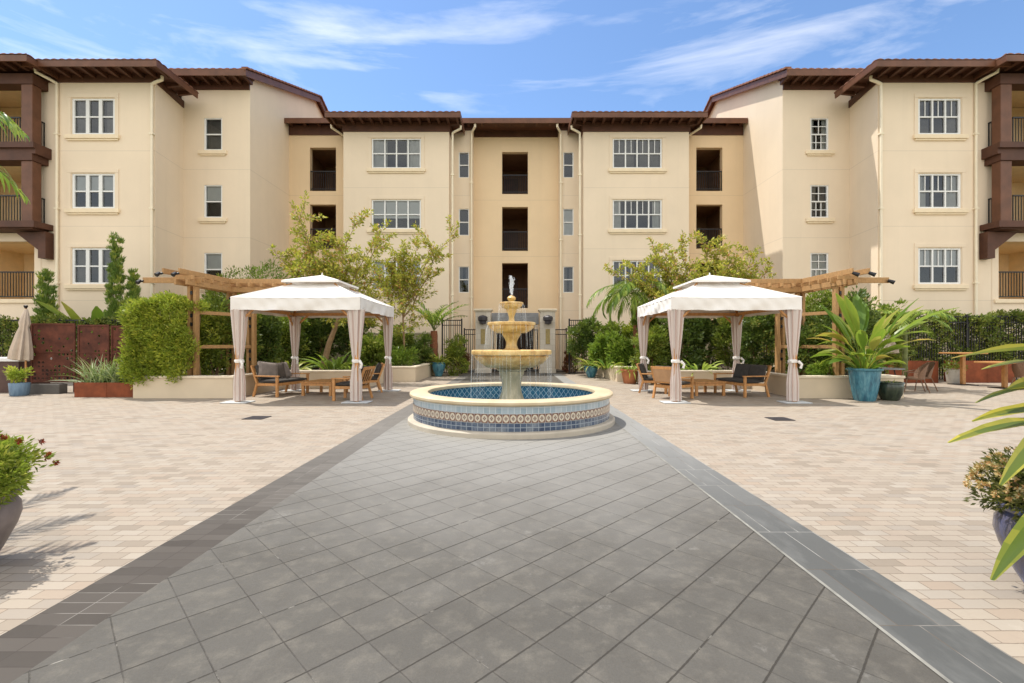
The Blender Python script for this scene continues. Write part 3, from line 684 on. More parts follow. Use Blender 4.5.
def side_assembly(s, dx):
    """wing + gabled mass + porch; s = -1 left, 1 right"""
    X = lambda x: s*x+dx
    def bx(a, b_): return (min(X(a), X(b_)), max(X(a), X(b_)))
    lf = 'left' if s < 0 else 'right'
    # --- wing block front (|x| 14.55..19.15) at y 18.8
    wins = []
    covers = {-1: [('dark', .5), ('blindtop', 0), ('dark', .7)], 1: [('dark', .6), ('curtain', .45), ('blind', .5)]}[s]
    for i, (zt, zb) in enumerate(((11.47, 10.02), (8.43, 7.03), (5.42, 3.97))):
        cv = covers[min(i, 2)]; cv = ('blind', .48) if cv[0] == 'blindtop' else cv
        wins.append(window(X(17.05), zt, zb, 1.74, 18.8, 3, 'plain' if s < 0 else 'cross', cv))
    xa, xb = bx(14.55, 19.15)
    m = MB(1); wall_holes(m, xa, xb, G, 12.35, 18.8, wins, .28)
    yb = 20.9
    m.quad((X(14.55), 18.8, G), (X(14.85), yb, G), (X(14.85), yb, 12.35), (X(14.55), 18.8, 12.35))
    m.quad((X(19.15), 18.8, G), (X(19.15), 18.8, 12.35), (X(19.15), 21.8, 12.35), (X(19.15), 21.8, G))
    m.build('wall', M['stucco'], bld)
    fr_ = MB(1); fr_.box(*bx(14.50, 19.2), 18.74, 18.8-.002, 12.10, 12.4); fr_.bar((X(14.52), 18.80, 12.25), (X(14.82), 20.8, 12.25), .06, .30); fr_.build('frieze_board', M['brown'], bld)
    rf = corr_roof(*bx(13.8, 19.1), 17.9, 20.3, 12.40, .3)
    a, b_ = bx(13.8, 19.1)
    eave(rf, a, b_, 17.9, 20.25, 12.40, 18.74, wx0=X(14.5) if s > 0 else None, wx1=X(14.5) if s < 0 else None, left=s > 0, right=s < 0)
    downspout(X(14.62), 18.79, 12.02, elbow=(-s*.42, 0)); downspout(X(18.45), 18.8, 12.05, elbow=(s*.35, -.5))
    # --- gabled mass: front at y 20.8, |x| 12.0 .. 26
    wins = []
    for i, (zt, zb) in enumerate(((11.66, 10.22), (8.66, 7.2), (5.62, 4.15))):
        cv = [('dark', 1.0), ('blind', .45), ('blind', .5)][i] if s < 0 else [('curtain', .4), ('dark', .8), ('blind', .9)][i]
        wins.append(window(X(13.5), zt, zb, .82, 20.8, 1, 'plain' if s < 0 else 'grid', cv, surround=False, casing=.07))
    m = MB(1); wall_holes(m, *bx(11.85, 15.1), G, 13.3, 20.8, wins)
    m.quad((X(11.85), 20.8, G), (X(11.85), 34.5, G), (X(11.85), 34.5, 13.5), (X(11.85), 20.8, 13.5)); m.poly([(X(11.85), 20.8, 13.5), (X(11.85), 34.5, 13.5), (X(11.85), 27.6, 16.05)])
    m.quad((X(14.9), 20.8, 12.3), (X(26), 20.8, 12.3), (X(26), 20.8, 13.45), (X(14.9), 20.8, 13.45))
    m.quad((X(11.85), 34.5, G), (X(26), 34.5, G), (X(26), 34.5, 13.5), (X(11.85), 34.5, 13.5)); m.quad((X(26), 18.8, G), (X(26), 34.5, G), (X(26), 34.5, 13.5), (X(26), 18.8, 13.5)); m.poly([(X(26), 20.8, 13.5), (X(26), 34.5, 13.5), (X(26), 27.6, 16.1)])
    m.build('wall', M['stucco'], bld)
    fb = MB(1); fb.box(*bx(11.85, 14.95), 20.74, 20.798, 12.9, 13.25); fb.build('frieze_board', M['brown'], bld)
    a, b_ = bx(11.55, 26.3)
    rf = corr_roof(a, b_, 19.95, 35.3, 13.26, .375, gable=True)
    eave(rf, a, b_, 19.95, 20.75, 13.24, 20.74)
    # barge boards on the gable
    g_ = MB(1)
    for (ya, za), (yb2, zb2) in (((19.97, 13.18), (27.62, 16.05)), ((27.62, 16.05), (35.3, 13.18))): g_.bar((X(11.59), ya, za), (X(11.59), yb2, zb2), .07, .26)
    g_.build('barge_board', M['brown2'], rf)
    g2 = MB(1); n = 46
    for q in range(n):
        y0 = 19.95+15.35*q/n; y1 = 19.95+15.35*(q+.92)/n; hz = lambda y: 13.36+.375*min(y-19.95, 35.3-y)
        g2.bar((X(11.61), y0, hz(y0)+.045), (X(11.61), y1, hz(y1)+.02), .26, .07)
    g2.build('rake_tile', M['tile'], rf)
    # --- porch: |x| 19.15 .. 26
    pr = MB(1)
    ground_op = (min(X(19.42), X(22.6)), max(X(19.42), X(22.6)), 3.36, 5.68)
    wall_holes(pr, *bx(19.15, 26), G, 6.02, 18.8, [ground_op], .25)
    for zz in (6.30, 9.36): pr.quad((X(19.15), 20.7, zz), (X(26), 20.7, zz), (X(26), 20.7, zz+2.7), (X(19.15), 20.7, zz+2.7)); pr.quad((X(19.15), 18.75, zz+(2.41 if zz < 7 else 2.72)), (X(26), 18.75, zz+(2.41 if zz < 7 else 2.72)), (X(26), 20.75, zz+(2.41 if zz < 7 else 2.72)), (X(19.15), 20.75, zz+(2.41 if zz < 7 else 2.72))); pr.quad((X(19.155), 18.81, zz), (X(19.155), 20.7, zz), (X(19.155), 20.7, zz+2.7), (X(19.155), 18.81, zz+2.7))
    pr.quad((X(22.9), 18.9, 6.3), (X(22.9), 21.8, 6.3), (X(22.9), 21.8, 12.4), (X(22.9), 18.9, 12.4))
    pr.build('porch_wall', M['porchwall'] if s < 0 else M['porchwall'], bld)
    f2 = MB(1); wall_holes(f2, *bx(19.152, 26), G, 6.02, 18.79, [ground_op], .05); f2.build('wall', M['stucco'], bld)
    opening_box(*ground_op[:2], 3.36, 5.68, 18.8, 2.6, M['porchwall'], 'porch_recess')
    railing(ground_op[0], ground_op[1], 3.36, 1.12, 18.85)
    t_ = MB(1); t_.box(ground_op[0]-.2, ground_op[1]+.2, 18.72, 18.79, 3.2, 3.34); t_.build('opening_sill', M['trim'], bld)
    sl = MB(1); sl.box(*bx(18.85, 23.3), 18.15, 21.8, 8.72, 9.35); sl.box(*bx(18.70, 23.4), 18.05, 18.148, 9.18, 9.40); sl.box(*bx(18.72, 18.848), 18.15, 18.79, 8.98, 9.399)
    sl.build('balcony_slab', M['brown'], bld); sl = MB(1); sl.box(*bx(18.85, 23.3), 18.15, 21.8, 6.03, 6.28); sl.box(*bx(18.65, 23.4), 18.02, 18.148, 6.08, 6.33); sl.box(*bx(18.65, 18.848), 18.15, 18.79, 6.10, 6.329)
    sl.build('balcony_slab', M['brown'], bld)
    rl = rf
    for cx_ in (19.15, 22.95):
        c_ = MB(1)
        c_.box(*bx(cx_-.26, cx_+.18), 18.2, 18.56, 9.352, 11.71); c_.box(*bx(cx_-.26, cx_+.18), 18.2, 18.56, 6.282, 8.718)
        c_.build('porch_column', M['brown2'], bld, bevel=.02)
        br = MB(1); x_ = bx(cx_-.2, cx_+.2)
        br.box(*bx(cx_-.52, cx_-.22) if cx_ < 20 else bx(cx_-.1, cx_+.2), 18.45, 18.785, 4.95, 6.0)
        q0, q1 = X(cx_-.22), X(cx_+.75)
        if cx_ < 20:
            for yy in (18.50, 18.70): br.poly([(q0, yy, 4.95), (q0, yy, 6.0), (q1, yy, 6.0), (q0 if False else X(cx_+.55), yy, 5.85), (q0, yy, 5.25)])
            br.quad((q0, 18.5, 5.25), (X(cx_+.55), 18.5, 5.85), (X(cx_+.55), 18.7, 5.85), (q0, 18.7, 5.25)); br.quad((q0, 18.5, 4.95), (q0, 18.5, 5.25), (q0, 18.7, 5.25), (q0, 18.7, 4.95))
        br.build('corbel_bracket', M['brown'], bld)
    bm_ = MB(1); bm_.box(*bx(18.86, 23.3), 18.18, 18.70, 11.72, 12.12); bm_.box(*bx(18.86, 19.16), 18.702, 21.0, 11.73, 12.12); bm_.build('porch_beam', M['brown'], bld)
    for zz in (6.28, 9.35):
        railing(*bx(19.46, 22.7), zz, 1.12, 18.3)
        railing(18.3, 18.78, zz, 1.12, X(19.0), yaxis=True)
    a, b_ = bx(18.38, 24.2)
    rf = corr_roof(a, b_, 17.5, 21.6, 12.36, .3)
    eave(rf, a, b_, 17.5, 20.6, 12.36, 18.18, left=s > 0, right=s < 0, wx0=X(18.9) if s > 0 else None, wx1=X(18.9) if s < 0 else None)
    ceil = MB(1); ceil.quad((X(19.15), 18.75, 12.12), (X(23), 18.75, 12.12), (X(23), 21.8, 12.12), (X(19.15), 21.8, 12.12)); ceil.build('porch_ceiling', M['porchwall'], bld)
    # --- centre block: |x| 3.29 .. 8.56 at y 23.2
    wins = []
    xo = {-1: 5.92, 1: 5.98}[s]
    for i, (zt, zb) in enumerate(((11.80, 10.33), (8.74, 7.30), (5.70, 4.25))):
        cv = ([('curtain', .6), ('blind', .62), ('curtain', .8), None] if s < 0 else [('dark', .9), ('curtain', .35), ('dark', .5), None])[i]
        wins.append(window(X(xo), zt, zb, 2.46, 23.2, 4, 'plain' if s < 0 else 'cross', cv, casing=.07))
    m = MB(1); wall_holes(m, *bx(3.29, 8.56), G, 12.55, 23.2, wins)
    for e in (3.29, 8.56): m.quad((X(e), 23.2, G), (X(e), 25.3, G), (X(e), 25.3, 12.55), (X(e), 23.2, 12.55))
    m.build('wall', M['stucco'], bld)
    fb = MB(1); fb.box(*bx(3.24, 8.61), 23.14, 23.198, 12.13, 12.6); fb.box(*bx(3.235, 3.288), 23.198, 24.4, 12.13, 12.6); fb.box(*bx(8.562, 8.615), 23.198, 24.4, 12.13, 12.6); fb.build('frieze_board', M['brown'], bld)
    a, b_ = bx(2.62, 9.15)
    rf = corr_roof(a, b_, 22.35, 27.5, 12.62, .3)
    eave(rf, a, b_, 22.35, 24.3, 12.62, 23.14, wx0=min(X(3.24), X(8.61)), wx1=max(X(3.24), X(8.61)), left=True, right=True)
    downspout(X(3.12), 23.3, 12.1, elbow=(-s*.42, -.1)); downspout(X(8.72), 23.9, 12.2, elbow=(s*.45, -.6))
    # --- recess wall beside it at y 24.4, with breezeway openings
    ops = [(min(X(9.39), X(10.76)), max(X(9.39), X(10.76)), a_, b2) for a_, b2 in ((9.58, 11.86), (6.55, 8.87), (3.5, 5.8), (G, 2.8))]
    m = MB(1); wall_holes(m, *bx(8.56, 11.85), G, 13.0, 24.4, ops, .3); m.build('wall', M['stucco_bounce'], bld)
    for o_ in ops:
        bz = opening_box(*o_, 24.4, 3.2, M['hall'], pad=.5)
        if o_[2] > 3: railing(o_[0], o_[1], o_[2]+.02, 1.05, 24.46, bz)
    fb = MB(1); fb.box(*bx(8.62, 11.83), 24.34, 24.398, 12.5, 13.0); fb.build('frieze_board', M['brown'], bld)
    # --- narrow strip beside the centre at y 24.4
    wins = []
    for i, (zt, zb) in enumerate(((11.62, 10.28), (8.65, 7.25), (5.62, 4.25))):
        wins.append(window(X(2.68), zt, zb, .55, 24.4, 1, 'plain', [None, ('blind', 1.0 if s > 0 else .0), ('dark', .6)][i], surround=False, sill=False, casing=.05))
    m = MB(1); wall_holes(m, *bx(2.23, 3.29), G, 13.0, 24.4, wins)
    m.quad((X(2.23), 24.4, G), (X(2.23), 25.2, G), (X(2.23), 25.2, 13.1), (X(2.23), 24.4, 13.1)); m.build('wall', M['stucco'], bld)
    fb = MB(1); fb.box(*bx(2.2, 3.235), 24.34, 24.398, 12.75, 13.1); fb.build('frieze_board', M['brown'], bld)
    downspout(X(2.28), 24.4, 12.6, elbow=(-s*.22, -.35))
side_assembly(-1, 0); side_assembly(1, .12)
# --- centre recess
ops = [(-.70, .70, 9.68, 11.96), (-.70, .70, 6.6, 8.98), (-.70, .70, 3.5, 5.94), (-1.0, 1.0, G, 2.7)]
m = MB(1); wall_holes(m, -2.23, 2.35, G, 13.1, 25.2, ops, .3); m.build('wall', M['stucco_bounce'], bld)
for o_ in ops:
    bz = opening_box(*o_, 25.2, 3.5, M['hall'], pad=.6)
    if o_[2] > 3: railing(o_[0], o_[1], o_[2]+.02, 1.05, 25.27, bz)
fb = MB(1); fb.box(-2.2, 2.32, 25.14, 25.198, 12.75, 13.1); fb.build('frieze_board', M['brown'], bld)
rf = corr_roof(-11.83, 11.95, 24.0, 34.4, 13.08, .3); eave(rf, -11.83, 11.95, 23.85, 25.3, 13.06, 24.34, sp=.7)
m = MB(1); m.quad((-12, 34.4, G), (12.1, 34.4, G), (12.1, 34.4, 13.1), (-12, 34.4, 13.1)); m.build('wall', M['stucco'], bld)
ca = MB(1); ca.box(-1.25, 1.25, 24.55, 25.19, 2.72, 3.2); ca.build('door_canopy', M['steelgrey'], bld, bevel=.02)
# ============================================================ FOUNTAIN
ft = empty('tiered_fountain', (-.07, 9.4, 0), 'three-tiered stone fountain in a round blue-tiled basin with water jet', 'fountain')
n = 128
MB().lathe([(2.045, 0), (2.045, .075), (2.02, .10), (1.93, .105)], n=n).build('plinth', M['plinth'], ft, smooth=True)
MB().ring(1.94, .10, .24, n=n).build('navy_tile_band', M['t_navy'], ft, smooth=True)
MB().ring(1.945, .24, .39, n=n).build('ornament_tile_band', M['t_orn'], ft, smooth=True)
MB().ring(1.94, .39, .52, n=n).build('pale_blue_tile_band', M['t_light'], ft, smooth=True)
MB().lathe([(1.93, .505), (1.985, .515), (2.01, .54), (2.01, .575), (1.99, .592), (1.95, .60), (1.70, .60), (1.665, .59), (1.655, .57), (1.655, .53), (1.68, .52)], n=n).build('coping', M['coping'], ft, smooth=True)
MB().ring(1.69, .06, .53, n=n, inward=True).build('inner_tile_wall', M['t_pool'], ft, smooth=True)
fl = MB(); 
for k in range(64):
    t0, t1 = 2*math.pi*k/64, 2*math.pi*(k+1)/64
    fl.uv[len(fl.f)] = [(0, 0), (1.7*math.cos(t0), 1.7*math.sin(t0)), (1.7*math.cos(t1), 1.7*math.sin(t1))]
    fl.poly([(0, 0, .065), (1.7*math.cos(t0), 1.7*math.sin(t0), .065), (1.7*math.cos(t1), 1.7*math.sin(t1), .065)])
fl.build('basin_floor', M['t_pool'], ft)
wt = MB(); wt.poly([(1.688*math.cos(2*math.pi*k/96), 1.688*math.sin(2*math.pi*k/96), .24) for k in range(96)]); wt.build('water_surface', M['water'], ft)
MB().lathe([(0, .07), (.36, .07), (.36, .30), (.33, .34), (.29, .36), (.245, .42), (.20, .55), (.185, .66), (.20, .80), (.235, .90), (.255, .95), (.25, .975), (.29, .99), (.30, 1.02), (.27, 1.04)], n=40, fn=lambda t, z: 1+.025*math.cos(12*t) if .4 < z < .95 else 1).build('pedestal', M['fped'], ft, smooth=True)
def bowl(name, R0, zr, depth, n=64, flute=0):
    pr = [(R0*.30, zr-depth), (R0*.62, zr-depth*.93), (R0*.78, zr-depth*.72), (R0*.88, zr-depth*.50), (R0*.925, zr-depth*.36), (R0*.90, zr-depth*.33), (R0*.985, zr-depth*.24), (R0, zr-depth*.14), (R0*.992, zr-depth*.03), (R0*.96, zr), (R0*.90, zr-.012), (R0*.80, zr-depth*.25), (R0*.5, zr-depth*.5), (0.02, zr-depth*.6)]
    o = MB().lathe(pr, n=n, fn=lambda t, z: 1+flute*math.cos(16*t) if z < zr-depth*.34 else 1).build(name, M['fstone'], ft, smooth=True)
    wb = MB(); wb.poly([(R0*.905*math.cos(2*math.pi*k/48), R0*.905*math.sin(2*math.pi*k/48), zr-.03) for k in range(48)]); wb.build('bowl_water', M['water'], o)
    return o
bowl('large_bowl', .81, 1.40, .37, flute=.012)
MB().lathe([(.20, 1.36), (.18, 1.40), (.125, 1.43), (.108, 1.50), (.11, 1.57), (.14, 1.64), (.185, 1.71), (.19, 1.74), (.15, 1.76)], n=32, fn=lambda t, z: 1+.03*math.cos(10*t)).build('middle_stem', M['fstone'], ft, smooth=True)
bowl('middle_bowl', .49, 1.955, .225, flute=.015)
MB().lathe([(.13, 1.90), (.10, 1.95), (.058, 2.0), (.055, 2.07), (.075, 2.13), (.10, 2.18), (.11, 2.24)], n=28).build('upper_stem', M['fstone'], ft, smooth=True)
bowl('small_bowl', .24, 2.36, .135, n=40)
MB().lathe([(.06, 2.30), (.07, 2.36), (.055, 2.39), (.085, 2.42), (.09, 2.45), (.06, 2.485), (.02, 2.50)], n=20).build('finial', M['fstone'], ft, smooth=True)
jet = MB(); rr = random.Random(4)
jp = [(.008*math.sin(i*1.3), .008*math.cos(i*2.1), 2.48+.42*i/9) for i in range(10)]
jet.tube(jp, [.018, .02, .026, .03, .036, .04, .043, .04, .03, .012], 8)
for i in range(46):
    a = rr.uniform(0, 6.28); q = rr.random()**.7; z = 2.55+.36*rr.random(); r0 = .02+.05*q*(z-2.5)/.35
    jet.tube([(r0*math.cos(a), r0*math.sin(a), z), (r0*1.2*math.cos(a), r0*1.2*math.sin(a), z-.03)], [.006, .003], 5)
jet.build('water_jet', M['spray'], ft, smooth=True)
fw = MB()
for R0, z0, z1, cnt in ((.245, 2.33, 1.94, 30), (.49, 1.90, 1.39, 60), (.80, 1.33, .25, 56)):
    for i in range(cnt):
        a = rr.uniform(0, 6.28); zz = z1 if rr.random() < .6 else rr.uniform(z1, z0); k = 6
        out_ = rr.uniform(.01, .06)
        fw.tube([((R0+out_*math.sqrt(q/k))*math.cos(a), (R0+out_*math.sqrt(q/k))*math.sin(a), z0+(zz-z0)*(q/k)) for q in range(k+1)], [.0022]*k+[.001], 4)
fw.build('falling_water', M['strand'], ft, kind='stuff')

# ============================================================ GARDEN BEDS, FENCES, PIERS
def wall_path(name, pts, h, t, mat, cap=None, capw=.06, caph=.07, label=None, cat=None, group=None):
    """low wall of thickness t along pts (outer face), capped"""
    e = empty(name, (pts[0][0], pts[0][1], 0), label, cat, group); m = MB(); c = MB()
    P = [Vector((p[0]-pts[0][0], p[1]-pts[0][1], 0)) for p in pts]; n = len(P)
    def offs(d):
        res = []
        for i in range(n):
            a = (P[i]-P[i-1]).normalized() if i > 0 else (P[1]-P[0]).normalized(); b_ = (P[i+1]-P[i]).normalized() if i < n-1 else a
            na = Vector((-a.y, a.x, 0)); nb = Vector((-b_.y, b_.x, 0)); k = (na+nb).normalized(); res.append(P[i]+k*d/max(.4, k.dot(na)))
        return res
    def solid(mb, A, B, z0, z1):
        for i in range(n-1):
            mb.quad((*A[i][:2], z0), (*A[i+1][:2], z0), (*A[i+1][:2], z1), (*A[i][:2], z1)); mb.quad((*B[i+1][:2], z0), (*B[i][:2], z0), (*B[i][:2], z1), (*B[i+1][:2], z1))
            mb.quad((*A[i][:2], z1), (*A[i+1][:2], z1), (*B[i+1][:2], z1), (*B[i][:2], z1)); mb.quad((*A[i][:2], z0), (*B[i][:2], z0), (*B[i+1][:2], z0), (*A[i+1][:2], z0))
        mb.quad((*A[0][:2], z0), (*A[0][:2], z1), (*B[0][:2], z1), (*B[0][:2], z0)); mb.quad((*A[-1][:2], z0), (*B[-1][:2], z0), (*B[-1][:2], z1), (*A[-1][:2], z1))
    s = 1 if t > 0 else -1
    solid(m, offs(0), offs(t), 0, h); m.build('wall', mat, e, weld=True)
    if cap: solid(c, offs(-s*capw*.5), offs(t+s*capw*.5), h+.001, h+caph); c.build('cap', cap, e, bevel=.012, weld=True)
    return e
Lp = [(-10.76, 24.0), (-10.76, 13.1), (-7.95, 13.1), (-7.95, 15.9), (-5.2, 15.9), (-5.2, 18.9), (-4.05, 18.9), (-4.05, 23.5)]
Rp = [(4.15, 23.5), (4.15, 18.9), (5.3, 18.9), (5.3, 15.9), (8.05, 15.9), (7.9, 13.1), (10.95, 13.1), (10.95, 24.0)]
wall_path('planter_wall', Lp, .56, .22, M['bedwall'], M['cap'], label='low cream planter wall stepping back behind the left gazebo', cat='planter wall', group='planter walls')
wall_path('planter_wall', Rp, .56, .22, M['bedwall'], M['cap'], label='low cream planter wall stepping back behind the right gazebo', cat='planter wall', group='planter walls')
def soil(pts):
    m = MB(); m.poly([(x, y, .48) for x, y in pts]); return m.build('planting_soil', M['soil'], kind='structure')
soil([(-10.6, 23.9), (-10.6, 13.25), (-8.1, 13.25), (-8.1, 16.05), (-5.35, 16.05), (-5.35, 19.05), (-4.2, 19.05), (-4.2, 23.4)])
soil([(4.3, 23.4), (4.3, 19.05), (5.45, 19.05), (5.45, 16.05), (8.2, 16.05), (8.05, 13.25), (10.8, 13.25), (10.8, 23.9)])
wall_path('garden_wall', [(-13.4, 24.05), (-4.3, 24.05)], 2.08, .2, M['olive'], M['cap'], label='plain olive garden wall behind the left planting bed', cat='wall', group='garden walls')
wall_path('garden_wall', [(4.4, 24.05), (13.4, 24.05)], 2.08, .2, M['olive'], M['cap'], label='plain olive garden wall behind the right planting bed', cat='wall', group='garden walls')
def fence(x0, x1, y, h, label, group, step=.11, wall=0.0):
    e = empty('iron_fence', (x0, y, 0), label, 'fence', group); L = x1-x0
    if wall: MB().box(0, L, -.1, .1, 0, wall).build('base_wall', M['bedwall'], e)
    m = MB(); n = int(L/step)
    for i in range(n+1): m.box(L*i/n-.012, L*i/n+.012, -.012, .012, wall+.08, h-.05)
    m.build('bars', M['iron'], e)
    for za, zb in ((h-.05, h), (h-.3, h-.26), (wall+.05, wall+.09)): MB().box(0, L, -.02, .02, za, zb).build('rail', M['iron'], e)
    k = max(1, round(L/2.4)); p0 = None
    for i in range(k+1):
        if p0 is None: o = p0 = MB().box(-.035, .035, -.035, .035, 0, h+.06).build('post', M['iron'], e)
        else: o = p0.copy(); link(o, e)
        o.location = (L*i/k, 0, 0)
    return e
fence(-24, -10.9, 19.2, 2.55, 'long black fence with clipped hedge behind the rusty screens', 'black iron fences')
fence(11.1, 24, 19.4, 2.72, 'long black fence with hedge behind the wooden high tables', 'black iron fences')
fence(-3.75, -2.75, 24.0, 2.8, 'tall black fence panel left of the fountain gate', 'black iron fences')
fence(-2.72, -1.95, 25.0, 2.35, 'lower black fence panel touching the left gate pier', 'black iron fences')
fence(1.98, 2.75, 25.0, 2.35, 'lower black fence panel touching the right gate pier', 'black iron fences')
fence(2.8, 3.9, 24.0, 2.8, 'tall black fence panel right of the fountain gate', 'black iron fences')
for s, lb in ((-1, 'left'), (1, 'right')):
    e = empty('gate_pier', (s*1.72+.02, 25.0, 0), 'pale stone gate pier with bronze lantern to the %s of the fountain' % lb, 'pier', 'gate piers')
    MB().box(-.40, .40, -.30, .30, 0, 3.28).build('shaft', M['pier'], e, bevel=.01)
    MB().box(-.46, .46, -.36, .36, 3.281, 3.34).box(-.50, .50, -.40, .40, 3.341, 3.42).build('cap', M['cap'], e, bevel=.015)
    l = MB(); l.lathe([(.02, 3.08), (.20, 3.02), (.26, 2.96), (.25, 2.80), (.18, 2.74), (.17, 2.62), (.03, 2.58)], 0, -.52, 8); l.box(-.03, .03, -.5, -.3, 2.9, 2.96); l.build('lantern', M['lamp'], e)
    MB().box(-.115, .115, -.33, -.302, 1.55, 2.35).build('inlaid_plaque', M['plaque'], e, bevel=.01)
    MB().box(-.44, .44, -.34, .34, .005, .22).build('base', M['pier'], e, bevel=.01)
e = empty('entrance_gate', (.02, 25.3, 0), 'dark double iron gate between the two stone piers', 'gate')
for s in (-1, 1):
    m = MB(); x0, x1 = (.02, 1.24) if s > 0 else (-1.24, -.02)
    m.box(x0, x0+.06, -.03, .03, .06, 2.35); m.box(x1-.06, x1, -.03, .03, .06, 2.35); m.box(x0+.06, x1-.06, -.028, .028, 2.29, 2.35); m.box(x0+.06, x1-.06, -.028, .028, .06, .14); m.box(x0+.06, x1-.06, -.027, .027, 1.0, 1.06)
    lf_ = m.build('gate_leaf', M['iron'], e); b2 = MB()
    for i in range(1, 12): q = x0+.03+(x1-x0-.06)*i/12; b2.box(q-.012, q+.012, -.01, .01, .14, 2.29)
    b2.build('bars', M['iron'], lf_)
MB().box(-1.28, 1.28, -.10, .10, 2.62, 3.05).build('lintel', M['steelgrey'], e, bevel=.01)

# ============================================================ GAZEBOS
def drape(r_top, z0=.05, z1=2.42, zt=1.08, nn=44, tie=.07, bot=.135, ph=0):
    """gathered curtain wound round a post: pleated tube pinched at the tie"""
    m = MB(); Z = [z1-(z1-z0)*i/26 for i in range(27)]; rows = []
    for z in Z:
        if z > zt: t = (z-zt)/(z1-zt); r = tie+(r_top-tie)*t**.75
        else: t = (zt-z)/(zt-z0); r = tie+(bot-tie)*min(1, t*1.9)**.8
        rows.append([( r*(1+.16*math.sin(11*a+ph+.4*math.sin(z*2))+.07*math.sin(23*a))*math.cos(a), r*(.75)*(1+.16*math.sin(11*a+ph)+.07*math.sin(19*a+1))*math.sin(a), z) for a in [2*math.pi*k/nn for k in range(nn)]])
    for i in range(len(rows)-1):
        for k in range(nn):
            k2 = (k+1) % nn; m.uv[len(m.f)] = [(k/nn, 0), ((k+1)/nn, 0), ((k+1)/nn, 1), (k/nn, 1)]
            m.quad(rows[i+1][k], rows[i+1][k2], rows[i][k2], rows[i][k])
    return m
def gazebo(cx, cy, label, seed):
    g_ = empty('gazebo', (cx, cy, 0), label, 'gazebo', 'white canvas gazebos'); hx, hy = 1.55, 1.55; H = 1.67; rr = random.Random(seed)
    c = MB(); N = 22
    zE, zV, hV = 2.73, 3.20, .62
    for k in range(4):                                  # roof slopes with a slight sag
        a = k*math.pi/2; ca, sa = round(math.cos(a)), round(math.sin(a))
        rot = lambda x, y, z: (x*ca-y*sa, x*sa+y*ca, z)
        for i in range(N):
            for j in range(8):
                def pt(u, v):
                    h = H+(hV-H)*v; x = -h+2*h*u; z = zE+(zV-zE)*v-.06*math.sin(math.pi*u)*math.sin(math.pi*v)+.008*math.sin(u*19+k*2+v*4)*math.sin(math.pi*u)-.02*math.sin(math.pi*u)*(1-v)
                    return rot(x, -h, z)
                c.quad(pt(i/N, j/8), pt((i+1)/N, j/8), pt((i+1)/N, (j+1)/8), pt(i/N, (j+1)/8))
    c.build('canopy', M['canvas'], g_, smooth=True, weld=True)
    sm_ = MB()
    for sx in (-1, 1):
        for sy in (-1, 1): sm_.tube([(sx*H, sy*H, zE+.004), (sx*(H+hV)/2, sy*(H+hV)/2, (zE+zV)/2+.004), (sx*hV, sy*hV, zV+.004)], .014, 6)
    for a_ in (-1, 1): sm_.tube([(-H, a_*H, zE), (-H/2, a_*H, zE-.012), (0, a_*H, zE-.018), (H/2, a_*H, zE-.012), (H, a_*H, zE)], .012, 6); sm_.tube([(a_*H, -H, zE), (a_*H, -H/2, zE-.012), (a_*H, 0, zE-.018), (a_*H, H/2, zE-.012), (a_*H, H, zE)], .012, 6)
    sm_.build('seam_piping', M['canvas'], g_, smooth=True)
    v = MB()
    for k in range(4):
        a = k*math.pi/2; ca, sa = round(math.cos(a)), round(math.sin(a)); rot = lambda x, y, z: (x*ca-y*sa, x*sa+y*ca, z); M2 = 60
        ph = rr.uniform(0, 6)
        def pv(i, j):
            u = i/M2; x = -H+2*H*u; dz = j/5; bul = .018*math.sin(u*31+ph+dz*3)*dz+.026*math.sin(u*11+dz*3.5+ph)*dz+.012*math.sin(u*57-dz*5+ph)
            end = 1-abs(2*u-1)**6
            return rot(x, -H-.004-bul*end-.02*dz*end, zE-.02*math.sin(math.pi*u)-dz*(.32+.008*math.sin(u*27+ph)))
        for i in range(M2):
            for j in range(5): v.quad(pv(i, j+1), pv(i+1, j+1), pv(i+1, j), pv(i, j))
    v.build('valance', M['canvas'], g_, smooth=True, weld=True)
    t = MB(); hT = .80
    for k in range(4):
        a = k*math.pi/2; ca, sa = round(math.cos(a)), round(math.sin(a)); rot = lambda x, y, z: (x*ca-y*sa, x*sa+y*ca, z)
        for i in range(8):
            p = lambda u, v_: rot((-hT+2*hT*u)*(1-v_), -hT*(1-v_), 3.30+.25*v_-.03*math.sin(math.pi*u)*math.sin(math.pi*min(1, v_+.1))-.0)
            for j in range(4): t.quad(p(i/8, j/4), p((i+1)/8, j/4), p((i+1)/8, (j+1)/4), p(i/8, (j+1)/4))
        p = lambda u, d: rot(-hT+2*hT*u, -hT-.003, 3.29-d)
        t.quad(p(0, .05), p(1, .05), p(1, 0), p(0, 0))
    t.tube([(0, 0, 3.54), (0, 0, 3.62)], [.03, .012], 8)
    t.build('vent_canopy', M['canvas'], g_, weld=True)
    f = MB()
    for s in (-1, 1): f.bar((-hx, s*hy, 2.50), (hx, s*hy, 2.50), .05, .09); f.bar((s*hx, -hy, 2.505), (s*hx, hy, 2.505), .05, .09)
    for sx in (-1, 1):
        for sy in (-1, 1): f.bar((sx*hx, sy*hy, 2.56), (sx*.6, sy*.6, 3.22), .04, .06)
    f.build('roof_frame', M['teak'], g_)
    post = dr = None
